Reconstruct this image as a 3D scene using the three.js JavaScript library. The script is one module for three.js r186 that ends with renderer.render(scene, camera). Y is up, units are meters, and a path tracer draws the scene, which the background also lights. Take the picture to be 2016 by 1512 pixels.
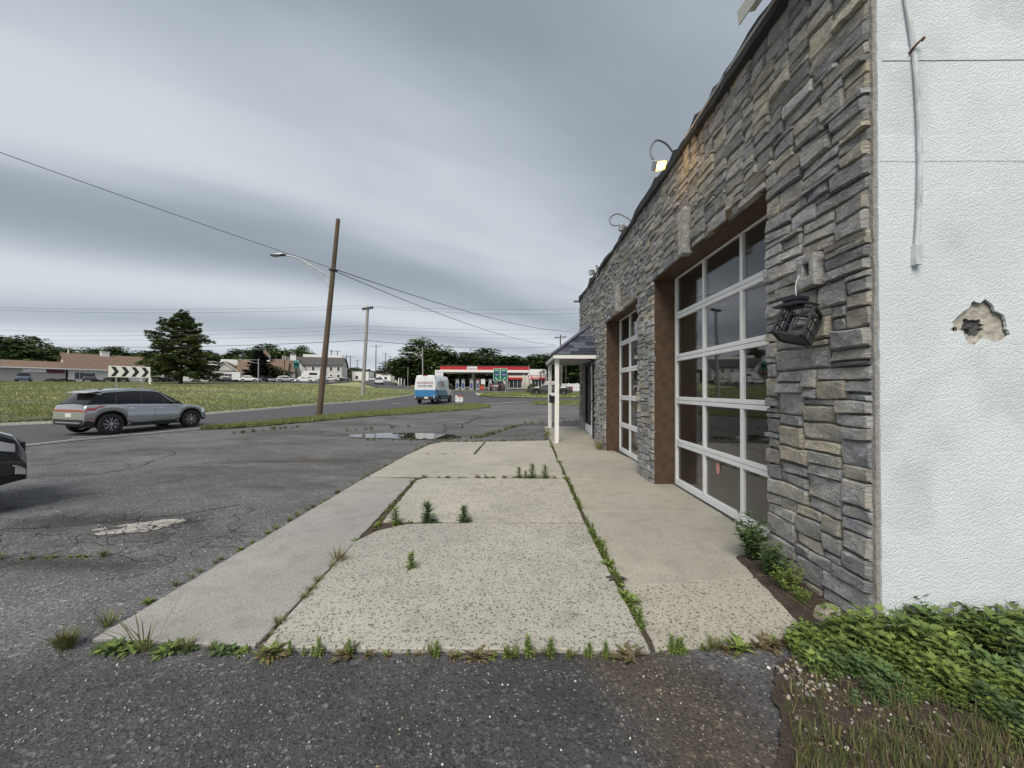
import * as THREE from 'three';
import { mergeGeometries, toCreasedNormals } from 'three/addons/utils/BufferGeometryUtils.js';
import { RoundedBoxGeometry } from 'three/addons/geometries/RoundedBoxGeometry.js';

// ---------------------------------------------------------------- camera, sky, sun, exposure
const scene = new THREE.Scene();
const camera = new THREE.PerspectiveCamera(89.93, 4 / 3, 0.05, 2500);
camera.position.set(0, 1.55, 0);
camera.rotation.order = 'YXZ';
const RAD = Math.PI / 180;
camera.rotation.set(0.9 * RAD, 0.9 * RAD, 0.35 * RAD);
scene.add(camera);
const EXPOSURE = 2.25;
const renderer = new THREE.WebGLRenderer({ antialias: true });
renderer.setSize(1024, 768);
renderer.toneMapping = THREE.LinearToneMapping;
renderer.toneMappingExposure = EXPOSURE;
renderer.shadowMap.enabled = true;

// seeded random numbers and tiling value noise
function rng(seed) { let s = seed >>> 0; return () => { s = (s + 0x6d2b79f5) | 0; let t = Math.imul(s ^ (s >>> 15), 1 | s); t = (t + Math.imul(t ^ (t >>> 7), 61 | t)) ^ t; return ((t ^ (t >>> 14)) >>> 0) / 4294967296; }; }
const lerp = (a, b, t) => a + (b - a) * t, clamp = (x, a, b) => Math.min(b, Math.max(a, x));
const smooth = (a, b, x) => { const t = clamp((x - a) / (b - a), 0, 1); return t * t * (3 - 2 * t); };
const LAT = (() => { const r = rng(77), a = new Float32Array(65536); for (let i = 0; i < 65536; i++) a[i] = r(); return a; })();
function noise(x, y, per = 256) {
  const ix = Math.floor(x), iy = Math.floor(y), fx = x - ix, fy = y - iy, m = (v) => ((v % per) + per) % per;
  const sx = fx * fx * (3 - 2 * fx), sy = fy * fy * (3 - 2 * fy), x0 = m(ix), x1 = m(ix + 1), y0 = m(iy) * 256, y1 = m(iy + 1) * 256;
  return lerp(lerp(LAT[y0 + x0], LAT[y0 + x1], sx), lerp(LAT[y1 + x0], LAT[y1 + x1], sx), sy);
}
function fbm(x, y, oct = 4, per = 256) { let s = 0, a = 0.5, t = 0; for (let i = 0; i < oct; i++) { s += a * noise(x + i * 17.3 * (per === 256 ? 1 : 0), y + i * 9.1 * (per === 256 ? 1 : 0), Math.min(256, per)); t += a; a *= 0.5; x *= 2; y *= 2; per *= 2; } return s / t; }
function interp(tab, x) { if (x <= tab[0][0]) return tab[0][1]; for (let i = 1; i < tab.length; i++) if (x <= tab[i][0]) return lerp(tab[i - 1][1], tab[i][1], (x - tab[i - 1][0]) / (tab[i][0] - tab[i - 1][0])); return tab[tab.length - 1][1]; }

// overcast sky: stratus streaks drawn out along one wind direction, a pale clear band low at the horizon
{
  const W = 1536, H = 768, data = new Float32Array(W * H * 4), wa = -0.6, ca = Math.cos(wa), sa = Math.sin(wa);
  for (let r = 0; r < H; r++) for (let c = 0; c < W; c++) {
    const up = ((r + 0.5) / H - 0.5) * Math.PI, az = ((c + 0.5) / W - 0.5) * 2 * Math.PI;
    const y = Math.sin(up), x = Math.cos(az) * Math.cos(up), z = Math.sin(az) * Math.cos(up), o = (r * W + c) * 4;
    let v, blue;
    if (y > -0.02) {
      const k = 1 / (Math.max(y, 0) + 0.13), px = x * k, pz = z * k, along = px * ca + pz * sa, across = -px * sa + pz * ca;
      const big = fbm(along * 0.20 + 40, across * 0.55 + 12.2, 4), mid = fbm(along * 0.8 + 11 + big * 1.5, across * 1.6 + 70 + big, 5), fine = fbm(along * 1.1 + 3, across * 5.5 + 31, 4);
      const roll = 0.5 + 0.5 * Math.cos(6.283 * (across + 1.58 + (fbm(along * 0.35 + 7, across * 0.5 + 2, 3) - 0.5) * 0.9) / 1.36); // rolls of stratus across the wind
      let d = roll * 0.46 + big * 0.32 + mid * 0.46 + fine * 0.16 - 0.20;
      d = smooth(0.08, 0.92, d);
      const low = Math.exp(-Math.max(y, 0) / 0.16);
      v = lerp(0.255, 0.70, d);
      const band = 0.86 - 0.20 * smooth(0.45, 0.8, mid * 0.6 + fine * 0.4) ;
      v = lerp(v, band, low * 0.85);
      v *= lerp(1, 0.86, smooth(0.42, 0.85, y));
      blue = lerp(1.0, 0.35, smooth(0.3, 0.75, v));
    } else { v = 0.12; blue = 0; }
    v /= EXPOSURE;
    data[o] = v * (1 - 0.105 * blue - 0.035); data[o + 1] = v * (1 - 0.005 * blue); data[o + 2] = v * (1 + 0.10 * blue + 0.045); data[o + 3] = 1;
  }
  const sky = new THREE.DataTexture(data, W, H, THREE.RGBAFormat, THREE.FloatType);
  sky.mapping = THREE.EquirectangularReflectionMapping; sky.magFilter = THREE.LinearFilter; sky.minFilter = THREE.LinearFilter; sky.wrapS = THREE.RepeatWrapping; sky.needsUpdate = true;
  scene.background = sky; scene.environment = sky;
}
const sun = new THREE.DirectionalLight(0xfff6ea, 1.5);
sun.position.set(-14, 56, 32); sun.target.position.set(0, 0, -12);
sun.castShadow = true; sun.shadow.radius = 64; sun.shadow.mapSize.set(4096, 4096);
Object.assign(sun.shadow.camera, { left: -70, right: 70, top: 70, bottom: -70, near: 1, far: 220 });
scene.add(sun, sun.target);

// ---------------------------------------------------------------- helpers
const taken = new Map();
const ordinal = (i) => { const o = ['first', 'second', 'third', 'fourth', 'fifth', 'sixth', 'seventh', 'eighth', 'ninth', 'tenth', 'eleventh', 'twelfth', 'thirteenth', 'fourteenth', 'fifteenth', 'sixteenth', 'seventeenth', 'eighteenth', 'nineteenth'], t = ['', '', 'twenty', 'thirty', 'forty', 'fifty', 'sixty', 'seventy', 'eighty', 'ninety']; const n = i + 1; return n < 20 ? o[n - 1] : n >= 100 ? 'hundred-and-' + ordinal(n - 101) : n % 10 ? t[Math.floor(n / 10)] + '-' + o[n % 10 - 1] : t[n / 10].replace(/y$/, 'ieth'); };
function numbered(n) { const k = (taken.get(n) ?? -1) + 1; taken.set(n, k); return k ? n + '_' + String(k).padStart(3, '0') : n; }
function tag(o, label, category, group, kind) { if (label) o.userData.label = label; if (category) o.userData.category = category; if (group) o.userData.group = group; if (kind) o.userData.kind = kind; return o; }
function thing(name, label, category, [x, y, z] = [0, 0, 0], turn = 0, group) { const o = new THREE.Group(); o.name = numbered(name); o.position.set(x, y, z); o.rotation.y = turn; scene.add(o); return tag(o, label, category, group); }
const pos = (o, x, y, z) => { o.position.set(x, y, z); return o; };
// uv in metres on the face each triangle looks along
function metreUV(g) {
  const p = g.attributes.position, uv = new Float32Array(p.count * 2), a = new THREE.Vector3(), b = new THREE.Vector3(), c = new THREE.Vector3(), n = new THREE.Vector3();
  for (let i = 0; i < p.count; i += 3) {
    a.fromBufferAttribute(p, i); b.fromBufferAttribute(p, i + 1); c.fromBufferAttribute(p, i + 2); n.copy(b).sub(a).cross(c.sub(a));
    const X = Math.abs(n.x), Y = Math.abs(n.y), Z = Math.abs(n.z);
    for (let k = 0; k < 3; k++) { const x = p.getX(i + k), y = p.getY(i + k), z = p.getZ(i + k); uv.set(X >= Y && X >= Z ? [z, y] : Y >= Z ? [x, z] : [x, y], (i + k) * 2); }
  }
  return g.setAttribute('uv', new THREE.BufferAttribute(uv, 2));
}
const bare = (g) => { const h = g.index ? g.toNonIndexed() : g.clone(); for (const k of Object.keys(h.attributes)) if (!['position', 'normal', 'uv'].includes(k)) h.deleteAttribute(k); if (!h.attributes.normal) h.computeVertexNormals(); return h; };
function mesh(name, geo, material, parent) { const m = new THREE.Mesh(geo, material); m.name = parent ? name : numbered(name); m.castShadow = m.receiveShadow = true; (parent ?? scene).add(m); return m; }
const _m = new THREE.Matrix4(), _e = new THREE.Euler(), _q = new THREE.Quaternion();
class MB {
  constructor() { this.l = []; }
  add(g, x = 0, y = 0, z = 0, rx = 0, ry = 0, rz = 0, s = 1) { const h = bare(g); _m.compose(new THREE.Vector3(x, y, z), _q.setFromEuler(_e.set(rx, ry, rz)), new THREE.Vector3(s, s, s)); h.applyMatrix4(_m); this.l.push(h); return this; }
  box(w, h, d, x, y, z, rx, ry, rz) { return this.add(new THREE.BoxGeometry(w, h, d), x, y, z, rx, ry, rz); }
  rbox(w, h, d, x, y, z, r = 0.01, rx, ry, rz) { return this.add(new RoundedBoxGeometry(w, h, d, 2, Math.min(r, w / 2.01, h / 2.01, d / 2.01)), x, y, z, rx, ry, rz); }
  span(x0, x1, y0, y1, z0, z1) { return this.box(x1 - x0, y1 - y0, z1 - z0, (x0 + x1) / 2, (y0 + y1) / 2, (z0 + z1) / 2); }
  rspan(x0, x1, y0, y1, z0, z1, r = 0.006) { return this.rbox(x1 - x0, y1 - y0, z1 - z0, (x0 + x1) / 2, (y0 + y1) / 2, (z0 + z1) / 2, r); }
  cyl(r0, r1, h, x, y, z, n = 12, rx, ry, rz) { return this.add(new THREE.CylinderGeometry(r1, r0, h, n), x, y, z, rx, ry, rz); }
  bar(a, b, r, n = 6, r2 = r) { const A = new THREE.Vector3(...a), B = new THREE.Vector3(...b), d = B.clone().sub(A), g = new THREE.CylinderGeometry(r2, r, d.length(), n); g.applyQuaternion(new THREE.Quaternion().setFromUnitVectors(new THREE.Vector3(0, 1, 0), d.clone().normalize())); const m = A.add(B).multiplyScalar(0.5); return this.add(g, m.x, m.y, m.z); }
  tube(pts, r, seg = 24, n = 6) { return this.add(new THREE.TubeGeometry(new THREE.CatmullRomCurve3(pts.map((p) => new THREE.Vector3(...p))), seg, r, n)); }
  geo() { return metreUV(mergeGeometries(this.l)); }
  build(name, material, parent) { return mesh(name, this.geo(), material, parent); }
}
const B = () => new MB();

// ---------------------------------------------------------------- textures
function tex(n, fill, srgb) { // fill(i, x, y) -> [r,g,b] 0..1
  const d = new Uint8Array(n * n * 4);
  for (let y = 0, o = 0; y < n; y++) for (let x = 0; x < n; x++, o += 4) { const c = fill(y * n + x, x, y); d[o] = clamp(c[0], 0, 1) * 255; d[o + 1] = clamp(c[1], 0, 1) * 255; d[o + 2] = clamp(c[2], 0, 1) * 255; d[o + 3] = 255; }
  const t = new THREE.DataTexture(d, n, n, THREE.RGBAFormat); t.wrapS = t.wrapT = THREE.RepeatWrapping; t.magFilter = THREE.LinearFilter; t.minFilter = THREE.LinearMipmapLinearFilter; t.generateMipmaps = true;
  if (srgb) t.colorSpace = THREE.SRGBColorSpace; t.needsUpdate = true; return t;
}
const rep = (t, k, k2 = k) => { const c = t.clone(); c.repeat.set(k, k2); c.needsUpdate = true; return c; };
const S = (v) => (v <= 0.0031308 ? v * 12.92 : 1.055 * Math.pow(v, 1 / 2.4) - 0.055); // linear to stored
// a field of stones scattered over a ground: returns colour and height buffers
function aggregate(n, seed, base, count, rmin, rmax, colours, baseVar, stoneH, stain) {
  const col = new Float32Array(n * n * 3), hgt = new Float32Array(n * n), R = rng(seed);
  for (let y = 0; y < n; y++) for (let x = 0; x < n; x++) {
    const i = y * n + x, f = (fbm(x / n * 8, y / n * 8, 5, 8) - 0.5) * baseVar + (R() - 0.5) * baseVar * 0.7;
    for (let c = 0; c < 3; c++) col[i * 3 + c] = base[c] * (1 + f);
    if (stain) { const u = x / n, v = y / n, g = smooth(0.42, 0.75, fbm(u * 4, v * 4, 6, 4)) * 0.16, t = smooth(0.55, 0.75, fbm(u * 7 + 3, v * 3 + 1, 5, 1)) * 0.18, d = smooth(0.5, 0.8, fbm(u * 24, v * 24, 4, 24)) * 0.14; col[i * 3] *= (1 - g) * (1 - d) * (1 + t * 0.2); col[i * 3 + 1] *= (1 - g) * (1 - d) * (1 - t * 0.25); col[i * 3 + 2] *= (1 - g * 0.85) * (1 - d) * (1 - t * 0.8); }
    hgt[i] = 0.35 + R() * 0.2 + (fbm(x / n * 64, y / n * 64, 2, 64) - 0.5) * 0.2;
  }
  for (let k = 0; k < count; k++) {
    const cx = R() * n, cy = R() * n, r = lerp(rmin, rmax, R() * R()), e = 0.5 + R() * 0.5, a = R() * 3.14, ca = Math.cos(a), sa = Math.sin(a), cc = colours[Math.floor(R() * colours.length)], b = 0.75 + R() * 0.5;
    for (let dy = -Math.ceil(r); dy <= r; dy++) for (let dx = -Math.ceil(r); dx <= r; dx++) {
      const u = (dx * ca + dy * sa) / r, v = (-dx * sa + dy * ca) / (r * e), q = u * u + v * v; if (q > 1) continue;
      const i = ((((cy + dy) | 0) + n) % n) * n + (((cx + dx) | 0) + n) % n, w = 0.85;
      for (let c = 0; c < 3; c++) col[i * 3 + c] = lerp(col[i * 3 + c], cc[c] * b, w);
      hgt[i] = lerp(hgt[i], 0.55 + stoneH * Math.sqrt(1 - q), 0.9);
    }
  }
  return { map: tex(n, (i) => [S(col[i * 3]), S(col[i * 3 + 1]), S(col[i * 3 + 2])], true), bump: tex(n, (i) => [hgt[i], hgt[i], hgt[i]]) };
}
const asphaltT = aggregate(1024, 5, [0.38, 0.385, 0.40], 26000, 1.4, 7.5, [[0.70, 0.70, 0.71], [0.30, 0.30, 0.31], [0.18, 0.18, 0.19], [0.55, 0.54, 0.52], [0.95, 0.94, 0.90], [0.45, 0.46, 0.48], [0.22, 0.22, 0.23]], 0.7, 0.5);
const concreteT = aggregate(2048, 9, [0.385, 0.372, 0.328], 90000, 1.0, 4.2, [[0.20, 0.195, 0.18], [0.27, 0.262, 0.24], [0.50, 0.485, 0.43], [0.15, 0.145, 0.14], [0.44, 0.425, 0.375], [0.33, 0.32, 0.29]], 0.42, 0.25, true);
const pebbledT = aggregate(2048, 12, [0.43, 0.414, 0.358], 46000, 1.6, 7.2, [[0.12, 0.117, 0.11], [0.17, 0.165, 0.15], [0.15, 0.147, 0.145], [0.24, 0.225, 0.20], [0.10, 0.098, 0.095], [0.36, 0.34, 0.29]], 0.30, 0.35, true);
const soilT = aggregate(512, 21, [0.062, 0.047, 0.035], 6500, 0.8, 4, [[0.05, 0.037, 0.028], [0.11, 0.085, 0.06], [0.16, 0.13, 0.10], [0.035, 0.028, 0.022]], 0.8, 0.4);
const roadT = aggregate(512, 31, [0.5, 0.505, 0.52], 7000, 0.8, 2.4, [[0.62, 0.62, 0.63], [0.40, 0.40, 0.41], [0.34, 0.34, 0.36]], 0.3, 0.2);
const rockT = (() => {
  const n = 1024, h = new Float32Array(n * n), R = rng(3);
  for (let y = 0; y < n; y++) for (let x = 0; x < n; x++) { const u = x / n * 6, v = y / n * 6, w = fbm(u, v, 3, 6) * 1.6; h[y * n + x] = 0.5 * fbm(u * 1 + w, v * 2 + w, 6, 6) + 0.3 * Math.abs(fbm(u * 2 + w, v * 4, 4, 12) * 2 - 1) + 0.2 * fbm(u * 8, v * 8, 3, 48) + (R() - 0.5) * 0.05; }
  return { map: tex(n, (i, x, y) => { const f = 0.64 + (h[i] - 0.4) * 1.15, t = fbm(x / n * 5, y / n * 5, 3, 5) - 0.5, w = fbm(x / n * 14, y / n * 14, 3, 14); return [f * (1 + t * 0.22) + smooth(0.62, 0.75, w) * 0.16, f * (1 + t * 0.06) + smooth(0.62, 0.75, w) * 0.16, f * (1 - t * 0.22) + smooth(0.62, 0.75, w) * 0.16]; }), bump: tex(n, (i) => [h[i], h[i], h[i]]) };
})();
const stuccoT = (() => {
  const n = 1024, h = new Float32Array(n * n);
  for (let y = 0; y < n; y++) for (let x = 0; x < n; x++) { const u = x / n * 44, v = y / n * 44, w = fbm(u * 0.25, v * 0.25, 3, 11) * 2.4; h[y * n + x] = 0.5 * smooth(0.25, 0.8, fbm(u + w, v + w * 0.6, 4, 44)) + 0.5 * fbm(u * 2, v * 2, 4, 88); }
  return { bump: tex(n, (i) => [h[i], h[i], h[i]]), map: tex(n, (i, x, y) => { const st = smooth(0.56, 0.74, fbm(x / n * 5 + 2, y / n * 5, 5, 5)), s = 0.93 + 0.2 * (fbm(x / n * 6, y / n * 6, 5, 6) - 0.5) - 0.10 * st + 0.05 * (h[i] - 0.5); return [s * 0.975, s, s * 1.01]; }) };
})();
const grainT = (() => { // long fibres along v
  const n = 512, h = new Float32Array(n * n);
  for (let y = 0; y < n; y++) for (let x = 0; x < n; x++) h[y * n + x] = 0.55 * fbm(x / n * 48, y / n * 3, 4, 3) + 0.45 * fbm(x / n * 6, y / n * 2, 3, 2);
  return { map: tex(n, (i) => { const f = 0.55 + (h[i] - 0.3) * 0.8; return [f, f * 0.98, f * 0.95]; }), bump: tex(n, (i) => [h[i], h[i], h[i]]) };
})();
const mottleT = (() => { const n = 512; const h = (x, y) => fbm(x / n * 8, y / n * 8, 6, 8); return { map: tex(n, (i, x, y) => { const f = 0.72 + (h(x, y) - 0.5) * 0.6; return [f, f, f]; }), bump: tex(n, (i, x, y) => { const f = h(x, y); return [f, f, f]; }) }; })();
const paleT = (() => { const n = 512; return tex(n, (i, x, y) => { const f = 0.965 + (fbm(x / n * 9, y / n * 9, 5, 9) - 0.5) * 0.14; return [f, f, f * 0.995]; }); })();
const grassT = (() => { const n = 512, R = rng(8); return tex(n, (i, x, y) => { const a = fbm(x / n * 10, y / n * 10, 5, 10), b = R(), f = 0.30 + (a - 0.5) * 0.35 + (b - 0.5) * 0.28; return [f * 1.02, f * 1.12, f * 0.55]; }); })();

function M(c, roughness = 0.8, o = {}) { const m = new THREE.MeshPhysicalMaterial({ roughness, side: THREE.DoubleSide, ...o }); if (typeof c === 'number') m.color.set(c); else m.color.setRGB(...c); return m; }
const VC = { vertexColors: true };
const mt = {
  lot: M([1, 1, 1], 0.92, { ...VC, map: rep(asphaltT.map, 0.5), bumpMap: rep(asphaltT.bump, 0.5), bumpScale: 0.009 }),
  road: M([0.155, 0.157, 0.165], 0.9, { map: rep(roadT.map, 0.7), bumpMap: rep(roadT.bump, 0.7), bumpScale: 0.003 }),
  concrete: M([1.02, 1.02, 1.04], 0.9, { ...VC, map: rep(concreteT.map, 0.3), bumpMap: rep(concreteT.bump, 0.3), bumpScale: 0.003 }),
  pebbled: M([1.02, 1.02, 1.04], 0.9, { ...VC, map: rep(pebbledT.map, 0.3), bumpMap: rep(pebbledT.bump, 0.3), bumpScale: 0.004 }),
  soil: M([1, 1, 1], 1, { map: rep(soilT.map, 1.4), bumpMap: rep(soilT.bump, 1.4), bumpScale: 0.02 }),
  rock: M([1, 1, 1], 0.88, { ...VC, map: rep(rockT.map, 2.1), bumpMap: rep(rockT.bump, 2.1), bumpScale: 0.013 }),
  mortar: M([0.30, 0.29, 0.27], 0.95, { bumpMap: rep(mottleT.bump, 4), bumpScale: 0.01 }),
  stucco: M([0.80, 0.85, 0.885], 0.85, { map: rep(stuccoT.map, 0.4), bumpMap: rep(stuccoT.bump, 3.0), bumpScale: 0.0048 }),
  render: M([0.60, 0.57, 0.50], 0.95, { map: rep(mottleT.map, 5), bumpMap: rep(mottleT.bump, 5), bumpScale: 0.008 }),
  rubble: M([0.16, 0.16, 0.16], 0.95, { map: rep(mottleT.map, 9), bumpMap: rep(mottleT.bump, 9), bumpScale: 0.03 }),
  black: M([0.012, 0.012, 0.013], 0.6), dark: M([0.03, 0.03, 0.032], 0.7),
  brown: M([0.115, 0.072, 0.042], 0.7, { map: rep(mottleT.map, 1.5), bumpMap: rep(mottleT.bump, 8), bumpScale: 0.003 }),
  white: M([0.84, 0.86, 0.87], 0.4, { map: rep(paleT, 0.8) }),
  whitePaint: M([0.82, 0.82, 0.80], 0.55, { map: rep(paleT, 1.7), bumpMap: rep(grainT.bump, 3, 0.6), bumpScale: 0.001 }),
  alu: M([0.80, 0.82, 0.83], 0.35),
  glass: new THREE.MeshPhysicalMaterial({ color: 0xffffff, roughness: 0.0, transmission: 1, thickness: 0, ior: 1.55, side: THREE.DoubleSide }),
  room: M([0.10, 0.10, 0.095], 0.9), roomFloor: M([0.12, 0.12, 0.115], 0.6),
  wood: M([0.17, 0.13, 0.095], 0.9, { map: rep(grainT.map, 2.5, 0.35), bumpMap: rep(grainT.bump, 2.5, 0.35), bumpScale: 0.02 }),
  greyPole: M([0.42, 0.42, 0.41], 0.85, { map: rep(mottleT.map, 1.2) }),
  arm: M([0.16, 0.16, 0.165], 0.5, { metalness: 0.4 }), steel: M([0.42, 0.43, 0.44], 0.45, { metalness: 0.7 }),
  cable: M([0.03, 0.03, 0.033], 0.6), thinCable: M([0.12, 0.12, 0.125], 0.6),
  grass: M([0.90, 0.86, 0.86], 1, { ...VC, map: rep(grassT, 0.35) }),
  leaf: M([1, 1, 1], 0.75, { ...VC }),
  bark: M([0.10, 0.075, 0.055], 0.95, { map: rep(grainT.map, 1.5, 0.3), bumpMap: rep(grainT.bump, 1.5, 0.3), bumpScale: 0.03 }),
  shingle: [[0.060, 0.070, 0.100], [0.095, 0.105, 0.135], [0.030, 0.036, 0.055]].map((c) => M(c, 0.9, { bumpMap: rep(mottleT.bump, 10), bumpScale: 0.006 })),
  brownRoof: M([0.25, 0.175, 0.13], 0.95, { map: rep(mottleT.map, 0.6) }), greyRoof: M([0.12, 0.115, 0.11], 0.95, { map: rep(mottleT.map, 0.6) }),
  siding: M([0.62, 0.61, 0.58], 0.8), sidingGrey: M([0.40, 0.385, 0.36], 0.8), cream: M([0.66, 0.63, 0.55], 0.8),
  window: M([0.03, 0.04, 0.05], 0.08), trim: M([0.80, 0.80, 0.79], 0.6),
  line: M([0.62, 0.62, 0.60], 0.8, { map: rep(mottleT.map, 2) }),
  tyre: M([0.018, 0.018, 0.018], 0.85), rim: M([0.55, 0.56, 0.58], 0.3, { metalness: 0.85 }),
  autoGlass: M([0.008, 0.009, 0.011], 0.04, { ior: 1.45 }), chrome: M([0.7, 0.71, 0.72], 0.12, { metalness: 1 }),
  lampRed: M([0.35, 0.015, 0.02], 0.15, { clearcoat: 1 }), lampClear: M([0.7, 0.72, 0.74], 0.1, { clearcoat: 1, metalness: 0.4 }), plastic: M([0.02, 0.02, 0.021], 0.6),
  red: M([0.48, 0.02, 0.025], 0.45), signGreen: M([0.0, 0.16, 0.085], 0.4), rust: M([0.14, 0.055, 0.03], 0.9),
};
const paint = (c, metal = 0.0) => M(c, 0.25, { clearcoat: 1, clearcoatRoughness: 0.04, metalness: metal });
// flat print on a real board
function printed(w, h, px, draw, o = {}) {
  const c = document.createElement('canvas'); c.width = px; c.height = Math.max(8, Math.round(px * h / w)); const x = c.getContext('2d'); draw(x, c.width, c.height);
  const t = new THREE.CanvasTexture(c); t.colorSpace = THREE.SRGBColorSpace;
  return { geo: new THREE.PlaneGeometry(w, h), mat: new THREE.MeshPhysicalMaterial({ map: t, roughness: 0.5, ...o }) };
}
function colour(g, fn) { const p = g.attributes.position, c = new Float32Array(p.count * 3); for (let i = 0; i < p.count; i++) c.set(fn(p.getX(i), p.getY(i), p.getZ(i), i), i * 3); return g.setAttribute('color', new THREE.BufferAttribute(c, 3)); }

// ---------------------------------------------------------------- terrain
const KG = [[0, 0], [14, 0.0], [20, 0.12], [30, 0.2], [36, 0.27], [40, 0.4], [45, 0.65], [52, 0.87], [60, 1.15], [80, 1.65], [100, 2.3], [150, 3.9], [250, 5.5], [600, 8], [1500, 12]];
const ground = (x, D) => interp(KG, D) - 0.14 * smooth(-7, -13, x) * (1 - smooth(18, 30, D)) + smooth(-14, -45, x) * smooth(14, 45, D) + 0.2 * smooth(10.5, 14.8, D) * smooth(-1.5, 1.2, x) * (1 - smooth(17, 28, D));
function polyAt(pts, n) { // resample a polyline by length
  const L = [0]; for (let i = 1; i < pts.length; i++) L.push(L[i - 1] + Math.hypot(pts[i][0] - pts[i - 1][0], pts[i][1] - pts[i - 1][1]));
  const out = []; for (let k = 0; k <= n; k++) { const s = L[L.length - 1] * k / n; let i = 1; while (i < L.length - 1 && L[i] < s) i++; const t = (s - L[i - 1]) / (L[i] - L[i - 1] || 1); out.push([lerp(pts[i - 1][0], pts[i][0], t), lerp(pts[i - 1][1], pts[i][1], t)]); }
  return out;
}
const curve = (pts, n = 60) => new THREE.CatmullRomCurve3(pts.map((p) => new THREE.Vector3(p[0], 0, p[1]))).getPoints(n).map((v) => [v.x, v.z]);
function gridGeo(n, m, at, col) { // at(i,j) -> [x,y,z]
  const p = [], uv = [], c = [], ix = [];
  for (let i = 0; i <= n; i++) for (let j = 0; j <= m; j++) { const v = at(i, j); p.push(...v); uv.push(v[0], v[2]); if (col) c.push(...col(v[0], -v[2])); }
  for (let i = 0; i < n; i++) for (let j = 0; j < m; j++) { const a = i * (m + 1) + j, b = a + m + 1; ix.push(a, b, a + 1, b, b + 1, a + 1); }
  const g = new THREE.BufferGeometry(); g.setAttribute('position', new THREE.Float32BufferAttribute(p, 3)); g.setAttribute('uv', new THREE.Float32BufferAttribute(uv, 2)); if (col) g.setAttribute('color', new THREE.Float32BufferAttribute(c, 3));
  g.setIndex(ix); g.computeVertexNormals(); return g;
}
function strip(a, b, n, m, off, col) { const A = polyAt(a, n), C = polyAt(b, n); return gridGeo(n, m, (i, j) => { const x = lerp(A[i][0], C[i][0], j / m), D = lerp(A[i][1], C[i][1], j / m); return [x, ground(x, D) + (typeof off === 'function' ? off(x, D, i / n, j / m) : off), -D]; }, col); }
const structure = (o) => { o.userData.kind = 'structure'; return o; };
const grassCol = (x, D) => { const f = 0.8 + fbm(x * 0.35 + 9, D * 0.35, 4) * 0.5, dry = smooth(0.5, 0.72, fbm(x * 0.12 + 50, D * 0.4 + 3, 4)); return [f * lerp(1, 1.25, dry), f * lerp(1, 1.08, dry), f * lerp(0.9, 1.0, dry)]; };

{ // base terrain out to the horizon
  const xs = [], ds = []; for (let i = 0; i <= 90; i++) { const t = i / 45 - 1; xs.push(Math.sign(t) * (Math.abs(t) * 60 + Math.pow(Math.abs(t), 4) * 1400)); } for (let i = 0; i <= 110; i++) { const t = i / 110; ds.push(-60 + t * 200 + Math.pow(t, 6) * 1300); }
  structure(mesh('ground', gridGeo(110, 90, (i, j) => [xs[j], ground(xs[j], ds[i]) - 0.14, -ds[i]], grassCol), mt.grass));
}
const NEAR = [[-13.9, -14], [-14, 4], [-14.08, 10.75], [-13.9, 12.9], [-12.95, 15.3], [-11.75, 18.2], [-11.0, 19.7], [-9.35, 23.5], [-6.6, 30.2], [-3.2, 34.2], [1.2, 38.6], [7.4, 42.0], [20, 46], [45, 50]];
const near = curve(NEAR, 160);
const nearX = (D) => { for (let i = 1; i < near.length; i++) if (near[i][1] >= D) return lerp(near[i - 1][0], near[i][0], (D - near[i - 1][1]) / (near[i][1] - near[i - 1][1])); return 45; };
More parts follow.
